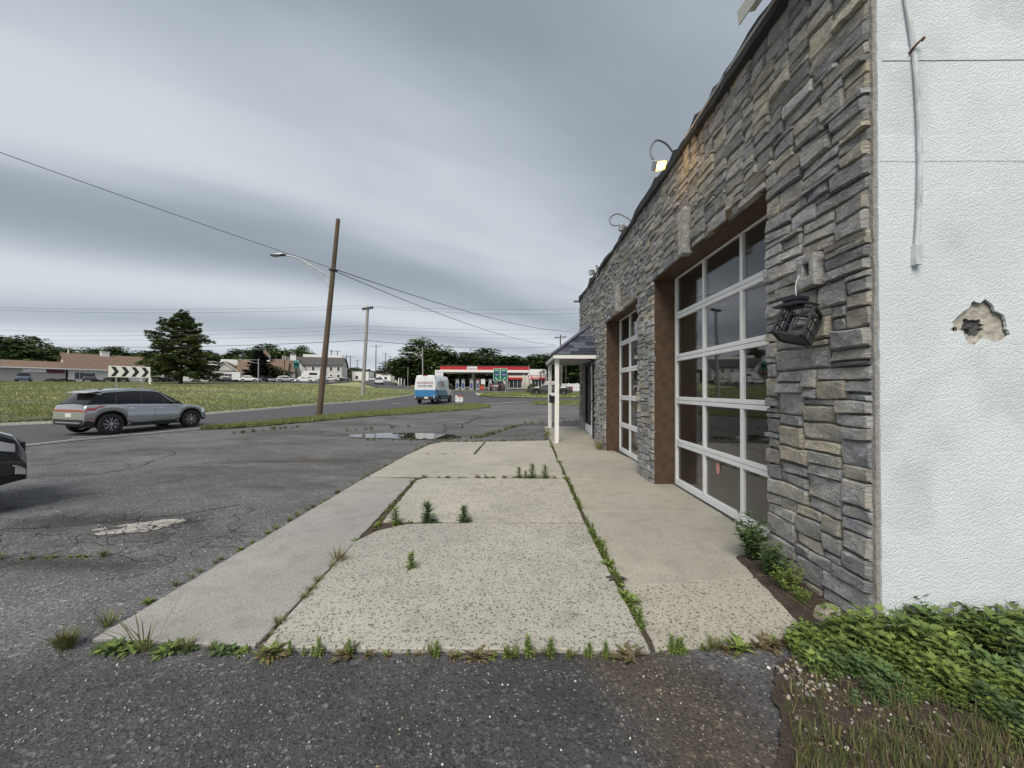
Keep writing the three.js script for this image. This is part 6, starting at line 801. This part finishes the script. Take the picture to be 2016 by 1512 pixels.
const curbX = (D) => { for (let i = 1; i < curb.length; i++) if (curb[i][1] >= D) return lerp(curb[i - 1][0], curb[i][0], (D - curb[i - 1][1]) / (curb[i][1] - curb[i - 1][1])); return -17.5; };
const islandSpot = (pow) => (R) => { const D = 14 + Math.pow(R(), pow) * 55, x = curbX(D) - 0.25 - R() * (12 + D * 0.9); if (x < -D * 1.45) return null; return [x, ground(x, D) + 0.10, -D]; };
blades('island_grass', 'mown grass blades covering the road island', 60000, 11, islandSpot(1.5), 0.15, 0.10, GR, mt.blade);
blades('clover_flowers', 'pale clover heads scattered over the island grass', 26000, 12, (R) => { const s = islandSpot(1.5)(R); if (!s || fbm(s[0] * 0.10 + 4, -s[2] * 0.42 + 12, 4) < 0.42 + R() * 0.22) return null; s[1] += 0.03; return s; }, 0.10, 0.34, [[0.40, 0.42, 0.32], [0.34, 0.36, 0.26], [0.30, 0.34, 0.18]], mt.blade);
const vgA = polyAt(shift(vergeIn, -0.12), 60), vgB = polyAt(verge, 60);
blades('verge_grass', 'short green grass along the verge at the pole', 14000, 13, (R) => { const u = R() * 59.99, k = Math.floor(u), v = u - k, t = R(), a = [lerp(vgA[k][0], vgA[k + 1][0], v), lerp(vgA[k][1], vgA[k + 1][1], v)], c = [lerp(vgB[k][0], vgB[k + 1][0], v), lerp(vgB[k][1], vgB[k + 1][1], v)]; const x = lerp(a[0], c[0], t), D = lerp(a[1], c[1], t); return [x, ground(x, D) + 0.03, -D]; }, 0.13, 0.10, GR, mt.blade);
blades('triangle_grass', 'short grass on the traffic triangle and far verges', 9000, 14, (R) => { if (R() < 0.7) { const x = lerp(-4.8, 11, R()), D = lerp(46.2, 58, R()); return [x, ground(x, D) + 0.06, -D]; } const x = lerp(1.4, 12, R()), D = lerp(34.8, 37.4 + x * 0.4, R()); return [x, ground(x, D) + 0.02, -D]; }, 0.2, 0.12, GR, mt.blade);

// ---------------------------------------------------------------- weeds in the joints
function leafBlade(b, base, dir, len, wid, droop, col) { // pointed leaf, two quads long
  const up = [0, 1, 0], d = new THREE.Vector3(...dir).normalize(), s = new THREE.Vector3().crossVectors(d, new THREE.Vector3(...up)); if (s.lengthSq() < 1e-4) s.set(1, 0, 0); s.normalize();
  const pt = (t, k) => { const w = wid * Math.sin(Math.PI * Math.pow(clamp(t, 0.02, 1), 0.75)) * 0.5 + (t === 0 ? wid * 0.12 : 0); return [base[0] + d.x * len * t + s.x * w * k, base[1] + d.y * len * t - droop * len * t * t + (k ? wid * 0.08 : 0), base[2] + d.z * len * t + s.z * w * k]; };
  for (const [t0, t1] of [[0, 0.45], [0.45, 1]]) for (const k of [-1, 1]) { const A = pt(t0, 0), C = pt(t0, k), E = pt(t1, 0), F = pt(t1, k); b.p.push(...A, ...C, ...E, ...C, ...F, ...E); for (let q = 0; q < 6; q++) b.c.push(...col); }
}
const WG = [[0.13, 0.19, 0.038], [0.165, 0.23, 0.045], [0.105, 0.155, 0.036], [0.185, 0.24, 0.06]], DG = [[0.075, 0.13, 0.038], [0.09, 0.15, 0.042], [0.062, 0.108, 0.036]];
function tallWeed(seed, h, cols, whorls = 12) { const R = rng(seed), b = leafBuf(), st = []; for (let k = 0; k < whorls; k++) { const t = (k + 0.4) / whorls, y = h * t, n = 5; for (let i = 0; i < n; i++) { const a = k * 2.4 + i * 6.283 / n + R() * 0.5, l = h * lerp(0.40, 0.26, t) * (0.7 + R() * 0.5), el = lerp(0.15, 0.95, t) + (R() - 0.5) * 0.3, c = cols[Math.floor(R() * cols.length)], f = 0.8 + R() * 0.4; leafBlade(b, [0, y, 0], [Math.cos(a), el, Math.sin(a)], l, l * 0.33, 0.25, [c[0] * f, c[1] * f, c[2] * f]); } } leafBlade(b, [0, 0, 0], [0.03, 1, 0.02], h * 0.95, 0.012, 0, cols[0]); leafBlade(b, [0, 0, 0], [0.02, 1, -0.03], h * 0.95, 0.012, 0, cols[0]); return leafGeo(b); }
function lowWeed(seed, r, cols) { const R = rng(seed), b = leafBuf(); for (let k = 0; k < 34; k++) { const a = R() * 6.283, el = 0.25 + R() * 1.6, l = r * (0.5 + R() * 0.7), c = cols[Math.floor(R() * cols.length)], f = 0.75 + R() * 0.5, o = r * 0.35 * R(); leafBlade(b, [Math.cos(a * 3) * o, 0, Math.sin(a * 3) * o], [Math.cos(a), el, Math.sin(a)], l, l * 0.24, 0.4, [c[0] * f, c[1] * f, c[2] * f]); } return leafGeo(b); }
function grassTuft(seed, h, n, cols) { const R = rng(seed), b = leafBuf(); for (let k = 0; k < n; k++) { const a = R() * 6.283, l = h * (0.5 + R() * 0.6), c = cols[Math.floor(R() * cols.length)], o = 0.05 * R(); leafBlade(b, [Math.cos(a) * o, 0, Math.sin(a) * o], [Math.cos(a), 1.2 + R() * 2.6, Math.sin(a)], l, 0.006 + R() * 0.003, 0.25, c); } return leafGeo(b); }
const GREENGRASS = [[0.12, 0.155, 0.04], [0.16, 0.17, 0.06], [0.22, 0.19, 0.09]];
const weedT = [tallWeed(1, 1, WG), tallWeed(2, 1, DG, 14), tallWeed(3, 1, WG, 9)], weedL = [lowWeed(4, 1, WG), lowWeed(5, 1, WG), lowWeed(6, 1, DG), lowWeed(9, 1, [[0.17, 0.13, 0.06], [0.13, 0.13, 0.05], [0.11, 0.09, 0.05]])], tuft = [grassTuft(7, 0.22, 40, GREENGRASS), grassTuft(8, 0.16, 60, GREENGRASS)];
const top = (x, D) => { const on = x > -2.6 && x < 2.2 && D > 2.3 && D < 11.6; return (on ? 0.003 : 0) + Math.max(-0.2, ground(x, D)); };
function weed(name, label, geo, x, D, s, turn, group) { const t = mesh(name, geo, mt.leaf); t.position.set(x, top(x, D), -D); t.scale.setScalar(s); if (name === 'tall_weed') t.scale.set(s * 1.35, s, s * 1.35); t.rotation.y = turn; return tag(t, label, 'weed', group); }
weed('tall_weed', 'tallest dark green weed standing in the first cross joint', weedT[1], -1.04, 4.455, 0.24, 0.3);
weed('tall_weed', 'dark green weed at the right of the first cross joint', weedT[1], -0.615, 4.46, 0.20, 1.3);
weed('tall_weed', 'upright green weed left of the tallest one in the first cross joint', weedT[0], -1.40, 4.40, 0.185, 2.3);
weed('low_weed', 'bushy weed leaning against the tallest weed', weedL[2], -0.96, 4.44, 0.09, 2.3); weed('low_weed', 'small greyish weed between the two tall ones', weedL[2], -1.24, 4.42, 0.075, 0.3);
weed('tall_weed', 'lone narrow weed growing in the middle of the near pebbled slab', weedT[2], -0.905, 3.30, 0.145, 0.8);
for (const [x, D, s, l] of [[0.03, 6.73, 0.19, 'left weed of the three tall ones in the second cross joint'], [0.26, 6.735, 0.25, 'middle and tallest weed in the second cross joint'], [0.48, 6.735, 0.23, 'right weed of the three tall ones in the second cross joint'], [0.14, 6.73, 0.13, 'short weed between the tall ones in the second cross joint']]) weed('tall_weed', l, weedT[0], x, D, s, D * 9 + x);
{
  const R = rng(1234), put = (label, group, list, kinds, s0, s1) => list.forEach(([x, D], n) => { const k = kinds[Math.floor(R() * kinds.length)], isT = tuft.includes(k); weed(isT ? 'grass_tuft' : 'joint_weed', (isT ? 'grass tuft, ' : 'weed, ') + ordinal(n) + ' ' + label, k, x + (R() - 0.5) * 0.02, D + (R() - 0.5) * 0.02, isT ? (0.32 + R() * 0.42) * (D > 12.2 ? 1.8 : 1) : lerp(s0, s1, R()), R() * 6.28, group); });
  const along = (a, b, n, j = 0.4) => { const o = []; for (let i = 0; i < n; i++) { const t = (i + 0.5 + (R() - 0.5) * j * 2) / n; o.push([lerp(a[0], b[0], t), lerp(a[1], b[1], t)]); } return o; };
  put('from the near end of the long joint beside the garage slabs', 'weeds in the long joint', [...along([0.81, 2.55], [0.805, 4.5], 30, 0.8), ...along([0.805, 5.0], [0.84, 6.75], 26, 0.8), ...along([0.845, 6.8], [0.865, 7.8], 9, 0.8), ...along([0.87, 8], [0.96, 11.3], 14, 0.8)], [weedL[0], weedT[0], weedT[0], weedT[2]], 0.055, 0.125);
  put('from the left along the front edge of the pebbled slabs', 'weeds along the front edge', [...along([-1.5, 2.24], [0.7, 2.27], 40, 0.9), ...along([0.82, 2.30], [1.25, 2.35], 9, 0.9), ...along([1.35, 2.36], [1.9, 2.44], 12, 0.8)], [weedT[0], weedT[2], weedL[0], weedL[3], weedT[2], tuft[1], weedL[3]], 0.025, 0.12);
  put('from the left at the near left corner of the apron', 'weeds at the near left corner', along([-2.5, 2.26], [-1.6, 2.26], 14, 0.6), [weedL[2], weedL[1], weedL[2], tuft[1]], 0.05, 0.11);
  put('from the near end along the street side of the apron', 'grass along the street side', [...along([-2.66, 2.32], [-2.66, 6.7], 26, 0.9), ...along([-2.68, 6.8], [-2.5, 11.0], 24, 0.7)], [tuft[0], tuft[1], weedL[0]], 0.03, 0.07);
  put('from the near end of the joint left of the pebbled slabs', 'weeds in the left joint', [...along([-1.53, 2.35], [-1.64, 4.1], 14, 0.6), ...along([-1.58, 4.2], [-1.6, 4.6], 9, 0.5), ...along([-1.66, 4.8], [-1.72, 6.6], 14, 0.6)], [weedL[1], weedL[0], weedL[3], tuft[1]], 0.03, 0.075);
  put('from the left in the second cross joint', 'weeds in the second cross joint', along([-1.6, 6.71], [0.75, 6.74], 20, 0.8), [weedL[0], weedT[2], tuft[1]], 0.035, 0.10);
  put('from the left in the third cross joint', 'weeds in the third cross joint', [...along([-2.4, 9.13], [-1.0, 9.15], 10, 0.8), ...along([-1.02, 9.25], [-0.97, 11.2], 9, 0.6)], [weedL[0], weedL[1]], 0.05, 0.09);
  put('of the growth behind the far edge of the apron', 'grass behind the far edge', [...along([-2.3, 11.3], [0.9, 11.75], 30, 0.8), ...along([-2.6, 11.6], [-1.0, 12.6], 16, 0.8), ...along([-1.3, 12.5], [0.0, 15.2], 24, 0.9), ...along([-4.8, 11.75], [-2.6, 11.65], 10, 0.8), ...along([0.9, 11.9], [1.1, 13.9], 10, 0.8), ...along([-0.2, 15.3], [3, 15.9], 12, 0.9)], [tuft[0], tuft[1], weedL[0]], 0.05, 0.09);
  put('from the left in the mossy asphalt crack', 'tufts in the mossy crack', along([-5.1, 3.35], [-3.75, 3.5], 14, 0.9), [weedL[1], tuft[1], weedL[0]], 0.03, 0.05);
  put('in the asphalt cracks between pole and puddle', 'tufts in the asphalt cracks', [...along([-10.3, 13.6], [-8.8, 15.4], 12, 0.8), ...along([-7, 13.5], [-4.5, 15.4], 7, 0.9)], [tuft[0], tuft[1]], 0.05, 0.09);
  weed('grass_tuft', 'large reddish grass clump at the near left corner of the apron', grassTuft(31, 0.20, 160, [[0.13, 0.15, 0.04], [0.17, 0.14, 0.06], [0.10, 0.13, 0.035]]), -2.68, 2.27, 0.8, 0); weed('grass_tuft', 'dry seeding grass clump in the joint left of the pebbled slab', grassTuft(32, 0.24, 50, [[0.14, 0.14, 0.05], [0.20, 0.15, 0.08]]), -1.585, 3.42, 0.85, 1); weed('low_weed', 'round green weed beside the dry grass clump in the left joint', weedL[2], -1.57, 3.40, 0.07, 1);
  weed('grass_tuft', 'thin tall dry grass stalks at the front left of the apron', grassTuft(33, 0.36, 16, [[0.20, 0.18, 0.10], [0.16, 0.16, 0.07]]), -2.2, 2.27, 1, 2);
  weed('broad_weed', 'dark purplish broad leaved weed in the long joint', (() => { const b = leafBuf(), q = rng(9); for (let i = 0; i < 9; i++) { const a = i * 0.75; leafBlade(b, [0, 0.02, 0], [Math.cos(a), 0.3 + q() * 0.6, Math.sin(a)], 0.12, 0.045, 0.5, [0.06, 0.06, 0.035]); } return leafGeo(b); })(), 0.81, 3.15, 0.95, 0.4);
}
// shrubs of weed against the wall
function bushWeed(seed, h, r, cols) { const R = rng(seed), b = leafBuf(); for (let k = 0; k < 22; k++) { const a = R() * 6.283, lean = R() * 0.75, hh = h * (0.55 + R() * 0.5); for (let w = 0; w < 13; w++) { const t = 0.2 + 0.8 * w / 12, x = Math.cos(a) * r * lean * t, z = Math.sin(a) * r * lean * t, y = hh * t; for (let i = 0; i < 2; i++) { const q = R() * 6.283, l = h * 0.17 * (0.7 + R() * 0.6), c = cols[Math.floor(R() * cols.length)], f = 0.75 + R() * 0.5; leafBlade(b, [x, y, z], [Math.cos(q), 0.5 + R() * 0.5, Math.sin(q)], l, l * 0.32, 0.35, [c[0] * f, c[1] * f, c[2] * f]); } } } return leafGeo(b); }
weed('wall_weed', 'tall dark leafy weed at the corner of the nearer bay door', bushWeed(51, 0.42, 0.22, DG), 2.12, 3.52, 1, 0);
weed('wall_weed', 'bushy green weed next nearer along the stone wall base', bushWeed(52, 0.30, 0.2, DG), 2.08, 3.20, 1, 1); weed('wall_weed', 'bright round weed clump below the stone wall', bushWeed(53, 0.22, 0.18, WG), 2.07, 2.98, 1, 2); weed('wall_weed', 'smallest weed clump nearest the corner of the stone wall', bushWeed(54, 0.14, 0.1, WG), 2.03, 2.80, 1, 3);
weed('wall_weed', 'grassy weed at the foot of the stone beside the farther bay door', tuft[0], 2.12, 9.98, 2.0, 3); weed('wall_weed', 'weeds along the foot of the shop window', weedL[1], 2.22, 12.6, 0.12, 3);

// ---------------------------------------------------------------- planting bed at the right
const bedEdge = (D) => interp([[1.2, 0.80], [1.63, 1.08], [2.0, 1.30], [2.22, 1.42], [2.34, 1.86], [2.46, 1.92]], D) + (fbm(D * 9, 3, 3) - 0.5) * 0.14;
const bedY = (x, D) => 0.006 + 0.05 * smooth(0, 0.5, x - bedEdge(D)) + 0.028 * fbm(x * 6, D * 6, 3);
structure(mesh('bed_soil', gridGeo(50, 60, (i, j) => { const D = lerp(1.2, 2.46, i / 50), e = bedEdge(D), x = lerp(e, 4.6, Math.pow(j / 60, 1.3)); return [x, bedY(x, D), -D]; }), mt.soil));
structure(mesh('wall_foot_soil', gridGeo(40, 6, (i, j) => { const D = lerp(2.40, 3.62, i / 40), x = lerp(1.85 + (D - 2.4) * 0.13 + (fbm(D * 9, 5, 3) - 0.5) * 0.08, 2.27, j / 6); return [x, (j ? 0.022 : 0.006) + 0.03 * fbm(x * 8, D * 8, 3) * (j ? 1 : 0.2) + 0.02 * j / 6, -D]; }), mt.soil));
{
  // lobed mugwort leaf sprigs
  const b = leafBuf(), R0 = rng(77); for (let k = 0; k < 12; k++) { const a = k * 2.4, y = 0.2 + 0.8 * k / 11, el = lerp(0.2, 1.1, k / 11); const d = [Math.cos(a), el, Math.sin(a)]; for (const [da, l] of [[0, 0.33], [0.5, 0.24], [-0.5, 0.24], [1.0, 0.16], [-1.0, 0.16]]) { const q = [Math.cos(a + da), el * 0.8, Math.sin(a + da)]; leafBlade(b, [d[0] * 0.10, y * 0.8 + 0.02, d[2] * 0.10], q, l * (0.8 + R0() * 0.3), 0.062, 0.3, [1, 1, 1]); } } leafBlade(b, [0, 0, 0], [0.02, 1, 0.02], 0.95, 0.03, 0, [0.8, 0.8, 0.6]);
  const g = leafGeo(b), N = 5600, m = new THREE.InstancedMesh(g, mt.leaf, N), q = new THREE.Object3D(), R = rng(4321), col = new THREE.Color(); let i = 0, tr = 0;
  while (i < N && tr++ < 90000) {
    const x = lerp(1.5, 4.4, R()), D = lerp(1.25, 2.43, R()), edge = 1.70 + (2.4 - D) * 0.12 + (fbm(x * 4, D * 4, 3) - 0.5) * 0.5; if (x < edge) { if (R() > 0.05) continue; if (x < 1.6) continue; } if (fbm(x * 5 + 3, D * 5 + 8, 3) < 0.36 + (1 - smooth(1.6, 2.25, D)) * 0.12) continue;
    const far = smooth(1.5, 2.4, D), h = lerp(0.08, 0.17, far) * (0.45 + R() * R() * 1.25) * (x < edge + 0.25 ? 0.65 : 1); q.position.set(x, bedY(x, D) - 0.008, -D); q.scale.set(h, h, h); q.rotation.set((R() - 0.5) * 0.7, R() * 6.28, (R() - 0.5) * 0.7); q.updateMatrix(); m.setMatrixAt(i, q.matrix); const yel = fbm(x * 2.4 + 11, D * 2.4, 3) + (R() - 0.5) * 0.3, c = (yel > 0.43 ? WG : DG)[Math.floor(R() * 3)], f = 0.7 + R() * 0.6; m.setColorAt(i, col.setRGB(c[0] * f, c[1] * f, c[2] * f)); i++;
  }
  m.count = i; m.name = 'mugwort_bed'; m.castShadow = m.receiveShadow = true; m.userData = { kind: 'stuff', label: 'dense bed of lobed green weeds before the white wall', category: 'weeds' }; scene.add(m);
  blades('bed_grass', 'sparse dry grass in the soil of the bed', 1500, 15, (R2) => { const x = lerp(0.9, 2.6, R2()), D = lerp(1.3, 2.3, R2()); if (x < interp([[1.3, 0.95], [1.63, 1.15], [2.0, 1.36], [2.3, 1.6]], D) || x > 1.75 + (2.3 - D) * 0.9) return null; if (D > 1.75 && R2() > 0.25) return null; return [x, bedY(x, D) - 0.004, -D]; }, 0.07, 0.035, [[0.14, 0.15, 0.05], [0.20, 0.17, 0.09], [0.10, 0.13, 0.04]], mt.blade);
  { // dead stems and litter lying on the soil
    const g2 = new THREE.CylinderGeometry(0.5, 0.35, 1, 5); g2.rotateZ(Math.PI / 2); g2.scale(1, 0.02, 0.02); const L = new THREE.InstancedMesh(g2, mt.blade, 520), Q = rng(808); for (let k = 0; k < 520; k++) { const foot = k > 360, D = foot ? lerp(2.42, 3.6, Q()) : lerp(1.3, 2.4, Q()), x = foot ? 1.86 + (D - 2.4) * 0.16 + Q() * 0.36 : interp([[1.3, 1.0], [1.63, 1.2], [2.0, 1.42], [2.3, 1.7]], D) + Q() * 1.1; q.position.set(x, foot ? 0.062 : bedY(x, D) + 0.01 + 0.02 * Q(), -D); q.scale.setScalar(0.04 + 0.14 * Q() * Q()); q.rotation.set((Q() - 0.5) * 0.5, Q() * 6.28, (Q() - 0.5) * 0.6); q.updateMatrix(); L.setMatrixAt(k, q.matrix); const f = 0.5 + Q() * 0.8; L.setColorAt(k, col.setRGB(0.20 * f, 0.16 * f, 0.11 * f)); } L.name = 'dead_stems'; L.userData = { kind: 'stuff', label: 'dead plant stems littering the soil of the bed', category: 'litter' }; scene.add(L);
  }
  // pebbles
  const pg = new THREE.IcosahedronGeometry(1, 1); pg.scale(1, 0.6, 0.8); const pm = new THREE.InstancedMesh(pg, M([1, 1, 1], 0.7), 2600), P = rng(55); i = 0;
  for (let k = 0; k < 2600; k++) {
    let x, D, s, f; const kind = P();
    if (kind < 0.30) { if (P() < 0.55) continue; x = lerp(1.3, 2.0, P()); D = lerp(1.4, 2.3, P()); s = 0.003 + 0.009 * P() * P(); if (x < interp([[1.4, 1.05], [2.3, 1.5]], D)) continue; }
    else if (kind < 0.325) { x = 1.52 + (P() - 0.5) * 0.22; D = 2.1 + (P() - 0.5) * 0.26; s = 0.006 + 0.007 * P(); }
    else if (kind < 0.8) { if (P() < 0.45) continue; x = lerp(-2.6, 1.4, P()); D = lerp(1.45, 2.25, P()); s = 0.0025 + 0.006 * P() * P() * P(); }
    else { x = lerp(-5, -2.4, P()); D = lerp(1.6, 5, P()); s = 0.003 + 0.006 * P() * P(); }
    q.position.set(x, (kind < 0.325 && x > bedEdge(D) ? bedY(x, D) : 0.002) + s * 0.3, -D); q.scale.setScalar(s); q.rotation.set(P() * 0.6, P() * 6, P() * 0.6); q.updateMatrix(); pm.setMatrixAt(i, q.matrix); f = 0.6 + P() * 0.5; const c = P() < (kind < 0.325 ? 0.2 : 0.5) ? [0.62, 0.60, 0.55] : P() < 0.35 ? [0.42, 0.34, 0.24] : [0.30, 0.29, 0.28]; pm.setColorAt(i, col.setRGB(c[0] * f, c[1] * f, c[2] * f)); i++;
  }
  pm.count = i; pm.name = 'pebbles'; pm.castShadow = pm.receiveShadow = true; pm.userData = { kind: 'stuff', label: 'small pale pebbles scattered over asphalt and soil', category: 'pebbles' }; scene.add(pm);
  const plank = thing('wood_board', 'weathered grey board lying in the weeds before the white wall', 'board', [2.75, 0.13, -2.06], 0.5); B().rbox(0.34, 0.03, 0.13, 0, 0, 0, 0.006, 0.12, 0, 0.12).build('plank', M([0.30, 0.29, 0.26], 0.9, { map: rep(grainT.map, 4, 4) }), plank);
  const rock = mesh('loose_stone', (() => { const s = new THREE.IcosahedronGeometry(0.08, 2), p = s.attributes.position; for (let k = 0; k < p.count; k++) { const f = 0.75 + 0.5 * fbm(p.getX(k) * 20 + 5, p.getY(k) * 20 + p.getZ(k) * 13, 3); p.setXYZ(k, p.getX(k) * f * 1.1, p.getY(k) * f * 0.5, p.getZ(k) * f * 0.8); } s.computeVertexNormals(); return colour(s, () => [0.5, 0.47, 0.38]); })(), mt.rock); rock.position.set(2.06, 0.07, -2.62); rock.rotation.z = 0.5; tag(rock, 'loose tan stone lying at the foot of the stone wall', 'stone');
}
scene.traverse((o) => { if (o.isMesh) { o.castShadow = true; o.receiveShadow = true; } });
renderer.render(scene, camera);
